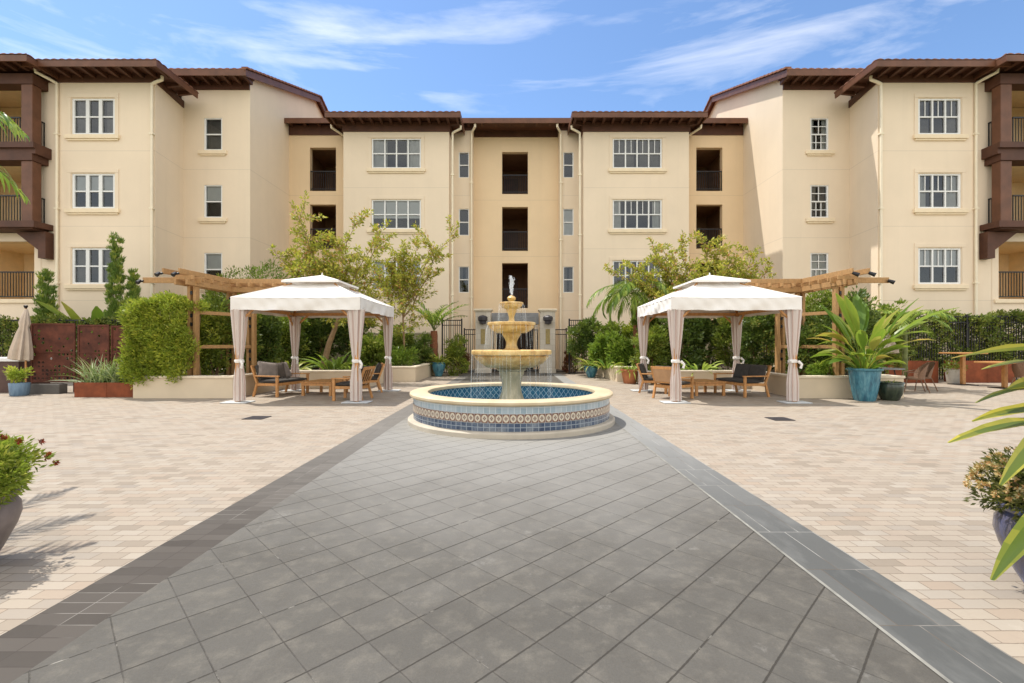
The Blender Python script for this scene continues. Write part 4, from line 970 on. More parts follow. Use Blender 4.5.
    for sx, sy in ((-1, -1), (1, -1), (1, 1), (-1, 1)):
        p = MB().box(sx*hx-.045, sx*hx+.045, sy*hy-.045, sy*hy+.045, .03, 2.5).build('post', M['teak'], g_)
        b1 = MB().bar((sx*hx, sy*hy, 2.05), (sx*(hx-.45), sy*hy, 2.47), .035, .05).build('brace', M['teak'], g_)
        b2 = MB().bar((sx*hx, sy*hy, 2.05), (sx*hx, sy*(hy-.45), 2.47), .035, .05).build('brace', M['teak'], g_)
        pl = MB(); pl.box(sx*hx-.34, sx*hx+.34, sy*hy-.22, sy*hy+.22, .004, .03); pl.build('base_plate', M['plate'], g_, bevel=.008)
        d = drape(.20 if sy < 0 else .17, ph=rr.uniform(0, 6)).build('curtain', M['drape'], g_, smooth=True)
        d.location = (sx*(hx-.03), sy*(hy-.02), 0); d.rotation_euler = (0, 0, rr.uniform(-.3, .3))
        kn = MB(); kn.lathe([(.07, 1.03), (.10, 1.04), (.112, 1.08), (.10, 1.12), (.07, 1.13)], n=20, fn=lambda t, z: 1+.12*math.sin(5*t+z*30)); kn.tube([(.1, -.08, 1.08), (.16, -.14, 1.0), (.13, -.13, .90)], [.04, .03, .035], 8)
        kn.build('tie_back', M['canvas'], d, smooth=True)
    return g_
gazebo(-5.66, 13.65, 'white canvas gazebo with tied curtains to the left of the fountain', 1)
gazebo(5.70, 13.62, 'white canvas gazebo with tied curtains to the right of the fountain', 2)

# ============================================================ FURNITURE
def cushion(m, x0, x1, y0, y1, z0, z1):
    """puffed box"""
    n = 8
    def z_(u, v): return math.sin(math.pi*u)**.35*math.sin(math.pi*v)**.35 if 0 < u < 1 and 0 < v < 1 else 0
    mid = (z0+z1)/2; g_ = lambda u, v, s: (x0+(x1-x0)*u, y0+(y1-y0)*v, mid+s*(z1-z0)/2*(.45+.55*z_(u, v)))
    for i in range(n):
        for j in range(n):
            for s in (1, -1):
                q = [g_(i/n, j/n, s), g_((i+1)/n, j/n, s), g_((i+1)/n, (j+1)/n, s), g_(i/n, (j+1)/n, s)]
                m.quad(*(q if s > 0 else q[::-1]))
    for i in range(n):
        for a, b_ in (((i/n, 0), ((i+1)/n, 0)), (((i+1)/n, 1), (i/n, 1)), ((0, (i+1)/n), (0, i/n)), ((1, i/n), (1, (i+1)/n))): m.quad(g_(*a, -1), g_(*b_, -1), g_(*b_, 1), g_(*a, 1))
    return m
def tilt(o, loc, rot): o.location = loc; o.rotation_euler = rot; return o
def seat(name, wd, loc, rz, label, cat, group, ncush=1, pillows=False, backsling=False):
    """teak armchair / loveseat facing +y local (front)"""
    e = empty(name, loc, label, cat, group); e.rotation_euler = (0, 0, rz); h = wd/2
    fr_ = MB(); fr_.bar((-h, -.33, .36), (-h, .33, .36), .035, .07); fr_.bar((h, -.33, .36), (h, .33, .36), .035, .07); fr_.bar((-h, .33, .36), (h, .33, .36), .035, .08); fr_.bar((-h, -.33, .34), (h, -.33, .34), .035, .08)
    for i in range(5): y = -.28+.14*i; fr_.bar((-h, y, .375), (h, y, .375), .07, .02)
    fr_.build('seat_frame', M['teak'], e)
    for sx in (-1, 1):
        MB().box(sx*h-.03, sx*h+.03, .30, .37, 0, .58).build('front_leg', M['teak'], e, bevel=.006)
        MB().bar((sx*h, -.45, 0), (sx*h, -.33, .40), .055, .06, (0, 1, 0)).bar((sx*h, -.33, .38), (sx*h, -.52, .90), .055, .05, (0, 1, 0)).build('rear_leg', M['teak'], e, bevel=.006)
        MB().bar((sx*h, -.44, .60), (sx*h, .40, .60), .075, .035).build('armrest', M['teak'], e, bevel=.01)
    bk = MB(); bk.bar((-h, -.515, .87), (h, -.515, .87), .03, .08); bk.bar((-h, -.375, .47), (h, -.375, .47), .03, .06)
    if backsling: 
        bk.build('back_frame', M['teak'], e); sl = MB(); sl.quad((-h+.03, -.38, .48), (h-.03, -.38, .48), (h-.03, -.51, .84), (-h+.03, -.51, .84)); sl.quad((-h+.03, -.395, .48), (-h+.03, -.525, .84), (h-.03, -.525, .84), (h-.03, -.395, .48)); sl.build('back_sling', M['sling'], e)
    else:
        for i in range(max(4, int(wd/.12))): x = -h+.06+(wd-.12)*i/(max(4, int(wd/.12))-1); bk.bar((x, -.38, .48), (x, -.51, .85), .035, .018)
        bk.build('back_frame', M['teak'], e)
    cw = (wd-.08)/ncush
    for i in range(ncush):
        x0 = -h+.04+cw*i; o = cushion(MB(), x0+.005, x0+cw-.005, -.32, .34, .385, .50).build('seat_cushion', M['cushion'], e, smooth=True)
        c = cushion(MB(), -cw/2+.005, cw/2-.005, 0, .46, -.075, .075).build('back_cushion', M['cushion'], e, smooth=True); tilt(c, (x0+cw/2, -.28, .47), (R(108), 0, 0))
    if pillows:
        for x, r, z in ((-h+.36, .12, 0), (h-.62, -.22, .0), (h-.27, -.42, .03)):
            c = cushion(MB(), -.28, .28, 0, .48, -.09, .09).build('throw_pillow', M['pillow' if r != -.22 else 'pillow_dark'], e, smooth=True); tilt(c, (x, -.15-.04*(r < -.3), .50+z), (R(112), r*.4, r))
    return e
def table(loc, rz, label):
    e = empty('coffee_table', loc, label, 'table', 'teak coffee tables'); e.rotation_euler = (0, 0, rz); t = MB()
    for i in range(8): x = -.48+.12*i; t.box(x, x+.113, -.6, .6, .385, .415)
    t.build('tabletop', M['teak'], e, bevel=.004)
    a = MB(); a.box(-.46, .46, -.57, -.545, .30, .384); a.box(-.46, .46, .545, .57, .30, .384); a.box(-.46, -.435, -.545, .545, .30, .384); a.box(.435, .46, -.545, .545, .30, .384); a.build('apron', M['teak'], e)
    for sx in (-1, 1):
        for sy in (-1, 1): MB().box(sx*.42-.035, sx*.42+.035, sy*.53-.035, sy*.53+.035, 0, .30).build('leg', M['teak'], e)
    return e
# left group
seat('loveseat', 1.35, (-7.0, 14.05, 0), R(-102), 'teak loveseat with grey throw pillows under the left gazebo', 'loveseat', 'teak loveseats', 2, True)
table((-5.8, 14.25, 0), R(-5), 'low slatted teak coffee table under the left gazebo')
seat('lounge_chair', .70, (-4.5, 12.8, 0), R(86), 'teak lounge chair behind the front right curtain of the left gazebo', 'armchair', 'teak lounge chairs', 1)
seat('lounge_chair', .70, (-4.75, 14.85, 0), R(112), 'teak lounge chair at the rear right post of the left gazebo', 'armchair', 'teak lounge chairs', 1)
# right group
seat('loveseat', 1.35, (6.75, 14.0, 0), R(102), 'teak loveseat with plain charcoal cushions under the right gazebo', 'loveseat', 'teak loveseats', 2)
table((5.7, 14.25, 0), R(6), 'low slatted teak coffee table under the right gazebo')
seat('lounge_chair', .72, (4.47, 13.1, 0), R(-53), 'teak lounge chair with tan sling back behind the front curtain of the right gazebo', 'armchair', 'teak lounge chairs', 1, backsling=True)
seat('lounge_chair', .70, (4.42, 14.7, 0), R(-110), 'teak lounge chair at the rear left post of the right gazebo', 'armchair', 'teak lounge chairs', 1)

# ============================================================ PERGOLAS
def pergola(s, dx, label):
    X = lambda x: s*x+dx; cx = X(9.3)
    e = empty('pergola', (cx, 13.5, 0), label, 'pergola', 'timber pergolas')
    L = lambda x, y, z: (X(x)-cx, y-13.5, z)
    for x, y in ((9.30, 13.45), (8.50, 15.0), (9.2, 15.1)):
        p = MB()
        for o_ in (-.085, .085): p.bar(L(x+o_, y, .50), L(x+o_, y, 3.19), .085, .16, (0, 1, 0))
        p.build('post', M['cedar'], e, bevel=.006)
        for z in (1.05, 1.3, 2.1, 2.35, 3.0): MB().bar(L(x-.03, y-.086, z), L(x+.03, y-.086, z), .02, .10).build('bolt_plate', M['iron'], e)
    for o_ in (-.16, .16):
        MB().bar(L(9.35+o_, 13.0, 3.27), L(9.22+o_, 15.5, 3.27), .06, .15).build('girder', M['cedar'], e, bevel=.005)
        MB().bar(L(9.55, 15.05+o_, 3.272), L(7.15, 15.15+o_, 3.272), .06, .15).build('girder', M['cedar'], e, bevel=.005)
    for o_ in (-.25, .25):
        MB().bar(L(9.55+o_*.9, 12.9, 3.56), L(9.30+o_*.9, 15.45, 3.54), .05, .15).build('upper_beam', M['cedar'], e, bevel=.005)
        MB().bar(L(9.6, 15.1+o_, 3.542), L(6.95, 15.2+o_, 3.542), .05, .15).build('upper_beam', M['cedar'], e, bevel=.005)
    for i in range(6):
        y = 13.12+.42*i; MB().bar(L(9.62 if i != 1 else 10.5, y, 3.405), L(9.05, y, 3.405), .055, .115).build('rafter', M['cedar'], e, bevel=.005)
    for i in range(5):
        x = 8.8-.38*i; MB().bar(L(x, 14.7, 3.407), L(x, 15.6, 3.407), .055, .115).build('rafter', M['cedar'], e, bevel=.005)
    MB().bar(L(10.68, 13.36, 3.36), L(9.0, 13.36, 3.36), .05, .16).build('outrigger_beam', M['cedar'], e, bevel=.005)
    for z in (1.45, 2.45): MB().bar(L(9.3, 13.5, z), L(8.5, 14.95, z), .05, .10).build('cross_rail', M['cedar'], e)
    for x, y, z in ((9.78, 12.92, 3.50), (9.33, 12.92, 3.50), (10.66, 13.36, 3.35), (7.15, 14.92, 3.50)):
        m = MB(); a = L(x, y, z); m.tube([a, (a[0]+.03*s, a[1]-.06, a[2]-.03)], [.03, .03], 8); m.tube([(a[0]-.05, a[1]-.06, a[2]-.0), (a[0]+.07*s, a[1]-.15, a[2]-.08)], [.04, .06], 10); m.build('spotlight', M['iron'], e)
    return e
pergola(-1, 0, 'cedar pergola with spotlights rising from the left planter bed'); pergola(1, .05, 'cedar pergola with spotlights rising from the right planter bed')

# ============================================================ POTS, TABLES, SCREENS
def lerpprof(pr, k=1): return pr
def pot(name, loc, prof, mat, label, group=None, n=36, soilr=None, soilz=None, cat='pot'):
    e = empty(name, loc, label, cat, group)
    MB().lathe(prof, n=n).build('vessel', mat, e, smooth=True)
    if soilr:
        m = MB(); m.poly([(soilr*math.cos(2*math.pi*k/24), soilr*math.sin(2*math.pi*k/24), soilz) for k in range(24)]); m.build('potting_soil', M['soil'], e)
    return e
big = [(0, 0), (.17, 0), (.19, .02), (.25, .14), (.32, .32), (.345, .42), (.34, .50), (.31, .555), (.30, .57), (.335, .585), (.345, .61), (.33, .625), (.29, .62), (.27, .55), (.2, .53)]
pl_ = pot('glazed_pot', (3.26, 2.72, 0), [(r*.95, z*.86) for r, z in big], M['g_cobalt'], 'large cobalt glazed pot of peach flowers at the front right', 'large glazed pots in the foreground', 48, .28, .5)
pr_ = pot('glazed_pot', (-3.72, 3.08, 0), [(r*.92, z*.80) for r, z in big], M['stonepot'], 'brown grey pot of red flowers at the front left edge', 'large glazed pots in the foreground', 48, .23, .44)
def box_planter(name, x0, x1, y0, y1, h, mat, label, cat='planter', group=None, n=1):
    e = empty(name, ((x0+x1)/2, (y0+y1)/2, 0), label, cat, group); m = MB(); hx = (x1-x0)/2; hy = (y1-y0)/2; t = .03
    m.box(-hx, hx, -hy, -hy+t, 0, h); m.box(-hx, hx, hy-t, hy, 0, h); m.box(-hx, -hx+t, -hy+t, hy-t, 0, h-.001); m.box(hx-t, hx, -hy+t, hy-t, 0, h-.001)
    for i in range(1, n): x = -hx+2*hx*i/n; m.box(x-.008, x+.008, -hy-.006, -hy-.001, 0, h)
    m.build('steel_box', mat, e); m = MB(); m.quad((-hx+t, -hy+t, h-.08), (hx-t, -hy+t, h-.08), (hx-t, hy-t, h-.08), (-hx+t, hy-t, h-.08)); m.build('planter_soil', M['soil'], e)
    return e
ptl = box_planter('corten_planter', -12.65, -10.82, 13.35, 13.95, .42, M['corten'], 'long rusty planter of strappy leaves beside the bright hedge', 'planter', 'rusty steel planters', 2)
# laser-cut rusty screens
def screen(x, y, wd, h, rz, label):
    e = empty('rusty_screen', (x, y, 0), label, 'screen', 'rusty laser-cut screens'); e.rotation_euler = (0, 0, rz)
    f = MB(); f.box(0, wd, -.02, .02, .32, .38); f.box(0, wd, -.02, .02, h-.05, h); f.box(0, .05, -.021, .021, 0, h+.001); f.box(wd-.05, wd, -.021, .021, 0, h+.001); f.box(.05, wd-.05, -.019, .019, (h+.35)/2-.02, (h+.35)/2+.02); f.build('frame', M['corten_screen'], e)
    rr = random.Random(int(x*100)); s = MB(); nx, nz = int(wd/.125), int((h-.4)/.125); hw = (wd-.1)/nx; hz = (h-.43)/nz
    for i in range(nx):
        for j in range(nz):
            x0, z0 = .05+i*hw, .38+j*hz; keep = rr.random() < .25+.75*(j/nz)
            cx_, cz = x0+hw/2, z0+hz/2
            if keep: s.quad((x0, 0, z0), (x0+hw, 0, z0), (x0+hw, 0, z0+hz), (x0, 0, z0+hz)); continue
            r_ = .44*min(hw, hz)*rr.uniform(.55, .95); K_ = 8
            sq = [(x0, z0), (cx_, z0), (x0+hw, z0), (x0+hw, cz), (x0+hw, z0+hz), (cx_, z0+hz), (x0, z0+hz), (x0, cz)]
            ci = [(cx_+r_*math.cos(a), cz+r_*math.sin(a)) for a in [math.pi*(1.25+.25*q) for q in range(8)]]
            for q in range(8): q2 = (q+1) % 8; s.quad((*sq[q][:1], 0, sq[q][1]), (sq[q2][0], 0, sq[q2][1]), (ci[q2][0], 0, ci[q2][1]), (ci[q][0], 0, ci[q][1]))
    o = s.build('cut_panel', M['corten_screen'], e); md = o.modifiers.new('thick', 'SOLIDIFY'); md.thickness = .006
    return e
screen(-15.35, 14.75, 1.32, 2.19, R(4), 'rusty laser-cut screen nearest the folded umbrella')
screen(-13.98, 14.88, 1.05, 2.15, R(-3), 'middle rusty laser-cut screen of the row')
screen(-12.9, 14.86, 1.0, 2.12, R(2), 'rusty laser-cut screen half hidden by the bright hedge')
e = empty('slate_trough', (-14.6, 14.4, 0), 'low dark slate trough at the foot of the rusty screens', 'trough')
MB().box(-.62, .62, -.14, .14, 0, .30).build('trough_body', M['slate'], e, bevel=.02); MB().box(-.56, .56, -.1, .1, .301, .31).build('gravel_fill', M['soil'], e)
e = empty('bar_counter', (-16.2, 15.1, 0), 'brown counter with white top at the left edge beside the folded umbrella', 'counter')
MB().box(-.85, .62, -.5, .5, .0, .98).build('body', simple('brown_counter_panel', (.09, .05, .04), .7, .2), e, bevel=.01); MB().box(-.9, .68, -.55, .55, .981, 1.10).build('counter_top', M['counter'], e, bevel=.02)
def umbrella(x, y, zt, zb, r, label, lean=0):
    e = empty('folded_umbrella', (x, y, 0), label, 'umbrella', 'folded beige umbrellas')
    MB().tube([(0, 0, .05), (0, 0, zt+.05)], .024, 8).build('pole', M['teak'], e)
    MB().lathe([(0, 0), (.28, 0), (.28, .05), (.06, .08), (.04, .12)], n=20).build('base', M['slate'], e)
    c = MB(); zz = zt-zb; c.lathe([(.03, zt), (r*.35, zt-.12*zz), (r*.55, zt-.28*zz), (r*.42, zt-.36*zz), (r*.62, zt-.5*zz), (r*.95, zt-.85*zz), (r, zb), (r*.8, zb-.02)], n=48, fn=lambda t, z: 1+.22*math.cos(8*t)*min(1, (zt-z)/zz*1.5+.1)); cc = c.build('canopy', M['beigecloth'], e, smooth=True)
    if x < 0: cc.rotation_euler = (0, R(7), 0); cc.location = (-.30, 0, .02)
    MB().lathe([(.02, zt+.12), (.06, zt+.10), (.03, zt+.02)], n=12).build('finial', M['iron'], e)
    return e
umbrella(-15.2, 14.45, 2.62, 1.05, .23, 'folded beige umbrella in front of the rusty screens')
umbrella(13.0, 16.6, 2.4, 1.22, .46, 'folded beige umbrella behind the glass table and rattan chairs')
pb_ = pot('blue_pot', (-14.7, 13.8, 0), [(r*.95, z*1.0) for r, z in [(0, 0), (.20, 0), (.225, .03), (.25, .36), (.245, .38), (.2, .37), (.18, .3)]], M['g_blue'], 'small square-shouldered blue pot with a yellow-green plant near the rusty screens', None, 20, .2, .33)
# right side: blue urn, green pot
urn = pot('glazed_urn', (9.43, 12.55, 0), [(r*.84, z) for r, z in [(0, 0), (.28, 0), (.30, .03), (.34, .2), (.40, .5), (.43, .72), (.44, .80), (.50, .83), (.50, .87), (.44, .88), (.42, .84), (.4, .7)]], M['g_teal'], 'large teal glazed urn holding tall bird-of-paradise leaves', None, 40, .34, .8, 'urn')
gp = pot('dark_green_pot', (10.2, 12.65, 0), [(0, 0), (.18, 0), (.21, .03), (.28, .2), (.31, .36), (.29, .45), (.32, .47), (.31, .50), (.27, .49), (.26, .4)], M['g_green'], 'squat dark green pot beside the large teal urn', None, 32, .28, .42)
t1 = pot('terracotta_pot', (4.48, 18.15, 0), [(0, 0), (.22, 0), (.24, .03), (.33, .48), (.36, .50), (.36, .56), (.31, .56), (.3, .45)], M['terra'], 'terracotta pot at the corner of the right planter wall', None, 28, .31, .47)
t2 = pot('pale_pot', (4.92, 17.6, 0), [(0, 0), (.2, 0), (.22, .03), (.26, .5), (.28, .52), (.24, .52), (.23, .4)], M['palepot'], 'pale cylindrical pot next to the terracotta pot', None, 24, .24, .42)
ur = [(0, 0), (.15, 0), (.17, .03), (.2, .12), (.30, .38), (.33, .55), (.30, .62), (.34, .64), (.33, .67), (.28, .66), (.27, .5)]
u1 = pot('teal_urn', (-3.66, 22.3, 0), ur, M['g_teal'], 'teal urn with leafy plant on the path left of the gate', 'teal urns flanking the gate', 28, .28, .6, 'urn')
u2 = pot('teal_urn', (3.52, 21.5, 0), [(r, z*.8) for r, z in ur], M['g_teal'], 'teal urn with leafy plant on the path right of the gate', 'teal urns flanking the gate', 28, .28, .48, 'urn')
for x0, x1, y, lb in ((14.7, 16.75, 18.4, 'rusty planter box behind the round wooden high table'), (17.7, 19.9, 18.5, 'rusty planter box between the two pale pots at the fence'), (11.6, 13.6, 18.7, 'rusty planter box behind the rattan chairs')):
    box_planter('corten_planter', x0, x1, y, y+.7, .86, M['corten'], lb, 'planter', 'rusty steel planters', 2)
for x, y, lb in ((16.95, 17.95, 'pale pot with a small plant standing behind the first high table'), (19.3, 17.5, 'pale pot at the right edge before the last rusty planter')):
    pp = pot('pale_pot', (x, y, 0), [(0, 0), (.2, 0), (.22, .03), (.27, .55), (.3, .57), (.25, .57), (.24, .45)], M['palepot'], lb, 'pale pots along the fence', 24, .25, .48)
    P, D, T = clumps([(0, 0, .66, .3, .3, .2)], 12, 25, .12); leaf_mesh('foliage', P, D, .10, .04, M['l_mid'], pp, tint=T)
def high_table(x, y, h, r, label):
    e = empty('high_table', (x, y, 0), label, 'table', 'wooden high tables')
    MB().box(-r, r, -r*.8, r*.8, h-.05, h).build('tabletop', M['teak'], e, bevel=.01); MB().box(-.06, .06, -.06, .06, .03, h-.051).build('post', M['teak'], e, bevel=.01); MB().box(-.3, .3, -.3, .3, 0, .03).build('base_plate', M['iron'], e)
high_table(16.85, 17.5, 1.22, .53, 'wooden high table on a square post between the rusty planters')
high_table(16.95, 16.1, .92, .6, 'wooden high table at the right edge behind the yellow-green leaves')
def rattan_chair(x, y, rz, label):
    e = empty('rattan_chair', (x, y, 0), label, 'chair', 'brown rattan chairs'); e.rotation_euler = (0, 0, rz)
    b_ = MB()
    for i in range(14):
        a0, a1 = math.pi*(1.08+.84*i/14), math.pi*(1.08+.84*(i+1)/14)
        h0, h1 = [.62+.34*math.sin(math.pi*(i+q)/14)**.8 for q in (0, 1)]
        for rr_, sg in ((.31, 1), (.295, -1)):
            q = [(rr_*math.cos(a0), rr_*math.sin(a0)*.9, .44), (rr_*math.cos(a1), rr_*math.sin(a1)*.9, .44), (rr_*1.2*math.cos(a1), rr_*1.25*math.sin(a1), h1), (rr_*1.2*math.cos(a0), rr_*1.25*math.sin(a0), h0)]
            b_.quad(*(q if sg > 0 else q[::-1]))
    b_.build('woven_back', M['rattan'], e, smooth=True)
    MB().lathe([(0, .40), (.28, .40), (.30, .42), (.29, .45), (0, .46)], n=24).build('seat', M['rattan'], e)
    for sx in (-1, 1):
        MB().tube([(sx*.30, .27, 0), (sx*.27, .2, .42), (sx*.33, .18, .62), (sx*.36, -.05, .66)], .016, 6).build('front_leg', M['rattan'], e); MB().tube([(sx*.28, -.36, 0), (sx*.22, -.22, .42)], .016, 6).build('rear_leg', M['rattan'], e)
    return e
rattan_chair(12.75, 14.9, R(60), 'brown rattan armchair nearest the round glass table'); rattan_chair(13.35, 15.35, R(75), 'brown rattan armchair just behind its twin by the glass table'); rattan_chair(17.2, 15.6, R(-80), 'brown rattan armchair at the far right edge')
e = empty('glass_table', (11.95, 15.1, 0), 'round glass-topped patio table beside the rattan chairs', 'table')
MB().lathe([(0, .72), (.55, .72), (.56, .735), (.55, .75), (0, .75)], n=40).build('tabletop', M['steelgrey'], e, smooth=True)
for a in (.8, 2.4, 3.9, 5.5): MB().tube([(.4*math.cos(a), .4*math.sin(a), 0), (.28*math.cos(a), .28*math.sin(a), .715)], .018, 6).build('leg', M['iron'], e)
for x, y, lb in ((-5.3, 9.55, 'square drain grate in the beige paving left of the fountain'), (5.35, 9.4, 'square drain grate in the beige paving right of the fountain')):
    e = empty('drain_grate', (x, y, 0), lb, 'drain', 'drain grates'); m = MB(); m.box(-.2, .2, -.2, -.17, .004, .014); m.box(-.2, .2, .17, .2, .004, .014)
    m.box(-.2, -.17, -.17, .17, .004, .014); m.box(.17, .2, -.17, .17, .004, .014)
    for i in range(9): q = -.15+.0375*i; m.box(q-.012, q+.012, -.17, .17, .004, .013)
    m.build('grate', M['lamp'], e); MB().quad((-.17, -.17, .005), (.17, -.17, .005), (.17, .17, .005), (-.17, .17, .005)).build('sump', M['iron'], e)
# ============================================================ VEGETATION
def shrub(name, base, ells, ncl, per, crad, L, Wd, mat, label, cat='shrub', group=None, stems=5, smat=None, up=.5):
    """ells are local to base"""
    e = empty(name, base, label, cat, group)
    P, D, T = clumps(ells, ncl, per, crad, up); P[:, 2] = np.maximum(P[:, 2], .03)
    leaf_mesh('foliage', P, D, L*(.7+.6*NR.rand(len(P))), Wd*(.7+.6*NR.rand(len(P))), mat, e, tint=T)
    m = MB()
    for i in range(stems):
        c = ells[i % len(ells)]; a = rnd.uniform(0, 6.28); tp = (c[0]+c[3]*.5*math.cos(a), c[1]+c[4]*.5*math.sin(a), c[2]+c[5]*.3)
        b0 = (c[0]*.5+.06*math.cos(a), c[1]*.5+.06*math.sin(a), 0); md = ((b0[0]+tp[0])/2+.08*math.cos(a), (b0[1]+tp[1])/2, tp[2]*.5); m.tube([b0, md, tp], [.025, .018, .008], 6)
    if stems: m.build('stems', smat or M['bark'], e, smooth=True)
    return e
# --- clipped golden hedge block in the left bed
e = empty('clipped_hedge', (-10.08, 13.65, .48), 'boxy golden-green clipped hedge filling the end of the left bed', 'hedge')
n = 2300; C = NR.uniform([-.88, -.55, .04], [.88, .55, 2.26], (n, 3)); ax = NR.randint(0, 4, n)
C[ax == 0, 1] = -.55; C[ax == 1, 2] = 2.22; C[ax == 2, 0] = -.88; C[(ax == 3), 1] = np.where(NR.rand((ax == 3).sum()) < .5, -.5, .5)
sup = np.abs(C[:, 0]/.93)**4+(np.abs(C[:, 2]-1.05)/1.22)**4+(np.abs(C[:, 1])/.62)**4; C = C[(sup < 1.55) & ~((sup > 1.35) & (NR.rand(len(C)) < .4))]; n = len(C)
C += np.stack([.09*np.sin(C[:, 2]*4+C[:, 1]*5), .10*np.sin(C[:, 0]*5+C[:, 2]*4), .09*np.sin(C[:, 0]*5+1)], 1)+NR.normal(size=(n, 3))*.035
per = 15; q = unit(NR.normal(size=(n*per, 3))); P = np.repeat(C, per, 0)+q*NR.rand(n*per, 1)**.5*.13; D = q+np.array([0, -.3, .6])+NR.normal(size=(n*per, 3))*.3
hz = P[:, 2]/2.3; T = np.clip(np.repeat(NR.rand(n)**1.5*.6, per)+.35*NR.rand(n*per)+.10*hz, 0, 1)
leaf_mesh('foliage', P, D, .10*(.7+.6*NR.rand(len(P))), .036, M['l_hedge'], e, tint=T)
m = MB()
for i in range(7): m.tube([(-.8+.27*i, .05, 0), (-.75+.25*i, 0, 1), (-.8+.27*i, .05, 1.9)], [.03, .02, .01], 6)
m.build('stems', M['bark'], e)
# --- shrubs in the left bed
GL, GR_ = 'shrubs in the left planting bed', 'shrubs in the right planting bed'
def S(px, d, ztop, rx, mat, L, Wd, label, group, ncl=70, per=42, crad=.2, ry=.6, zb=.48, name='shrub', cat='shrub', **kw):
    x = (px-515)*d/F; h = ztop-zb
    return shrub(name, (x, d, zb), [(0, 0, h*.36, rx*1.08, ry, h*.40), (rx*.3, 0, h*.72, rx*.72, ry*.8, h*.30), (-rx*.45, 0, h*.62, rx*.6, ry*.8, h*.28)], int(ncl*1.9), per, crad*.85, L*1.1, Wd*1.15, M[mat], label, cat, group, **kw)
S(212, 14.7, 3.0, .62, 'l_mid', .11, .05, 'green broad-leaved shrub directly behind the post of the left pergola', GL, 80)
S(232, 15.7, 3.2, .72, 'l_mid', .13, .06, 'tall leafy shrub under the cross beam of the left pergola', GL, 90)
S(258, 16.9, 3.0, .75, 'l_dark', .13, .06, 'dark shrub seen between the left gazebo curtains above the loveseat', GL, 85)
S(282, 19.2, 3.0, .9, 'l_mid', .12, .055, 'rounded green shrub beneath the left gazebo valance', GL, 90)
S(312, 20.2, 3.1, .85, 'l_dark', .14, .07, 'dense dark shrub behind the middle of the left gazebo', GL, 95)
S(352, 20.6, 3.2, .85, 'l_dark', .13, .06, 'dark shrub behind the front right curtain of the left gazebo', GL, 90)
S(370, 19.9, 1.9, .7, 'l_mid', .14, .06, 'low green shrub in front of the olive wall left of the palm', GL, 60)
S(398, 20.4, 1.25, .8, 'l_bright', .13, .04, 'low bright fern in the inner corner of the left bed', GL, 45)
S(222, 21.5, 4.9, 1.2, 'l_mid', .13, .05, 'tall green shrub showing above the left pergola', GL, 110, crad=.26)
S(264, 22.4, 5.75, 1.5, 'l_bright', .16, .04, 'feathery bright bamboo clump above the left pergola beam', GL, 110, crad=.3)
S(296, 22.0, 4.9, 1.1, 'l_mid', .13, .05, 'shrub behind the roof of the left gazebo', GL, 80, crad=.26)
S(190, 17.5, 3.1, 1.0, 'l_hedge', .10, .04, 'yellow-green shrub rising behind the boxy clipped hedge', GL, 80)
S(462, 24.6, 1.4, .35, 'l_red', .12, .05, 'small dark red shrub at the foot of the left gate fence', 'red shrubs by the gate', 22, zb=0, per=30, crad=.14)
S(570, 24.6, 1.2, .35, 'l_red', .12, .05, 'small dark red shrub at the foot of the right gate fence', 'red shrubs by the gate', 20, zb=0, per=30, crad=.14)
S(456, 23.0, 1.9, .5, 'l_mid', .13, .05, 'green shrub against the tall black panel left of the gate', GL, 40, zb=.0)
# bright broad-leaf clump behind left gazebo
def blade_clump(name, base, n, L, wd, el, mat, label, cat, group=None, spread=.2, droop=1.0, shape='lance', lv=.25, parent=None, tints=None):
    e = parent or empty(name, base, label, cat, group); sp = []
    for i in range(n):
        a = i*2.399+rnd.uniform(-.3, .3); r = spread*math.sqrt(rnd.random())
        sp.append((((0 if not parent else 0)+r*math.cos(a), r*math.sin(a), base[2] if parent else 0), a, rnd.uniform(*el), L*rnd.uniform(1-lv, 1+lv), wd*rnd.uniform(.8, 1.15), droop*rnd.uniform(.6, 1.3), shape))
    blades(sp, M[mat], 'leaves', e); return e
blade_clump('ginger_plant', (W(336, 0, 17.6)[0], 17.6, .5), 34, 1.1, .11, (.6, 1.4), 'l_bright', 'bright strappy ginger plant behind the left gazebo table', 'plant', None, .45, 1.5)
blade_clump('ginger_plant', (W(290, 0, 16.9)[0], 16.9, .5), 26, .8, .10, (.5, 1.3), 'l_mid', 'low green ginger plant behind the teak loveseat of the left gazebo', 'plant', None, .4, 1.5)
for px, lb in ((352, 'fern'), (376, 'x')):
    blade_clump('bedding_fern', (W(px, 0, 17.2 if px < 360 else 19.6)[0], 17.2 if px < 360 else 19.6, .5), 40, .55, .05, (.3, 1.3), 'l_bright', 'low fern on the bed edge %s' % ('right of the leaning trunk behind the left gazebo' if px < 360 else 'between the left gazebo and the small upright trunk'), 'plant', 'low ferns in the left bed', .35, 1.8)
S(396, 22.3, 2.4, .8, 'l_mid', .13, .06, 'bushy green shrub against the olive wall behind the slender crape myrtle', GL, 60)
S(420, 22.4, 1.9, .55, 'l_dark', .12, .05, 'dark shrub at the foot of the reddish palm trunk', GL, 45)
S(612, 22.6, 2.7, .8, 'l_mid', .13, .06, 'leafy shrub against the wall under the arching palm fronds', GR_, 60)
S(640, 22.3, 3.0, .9, 'l_hedge', .13, .055, 'pale yellow-green shrub behind the arching palm trunk', GR_, 60)
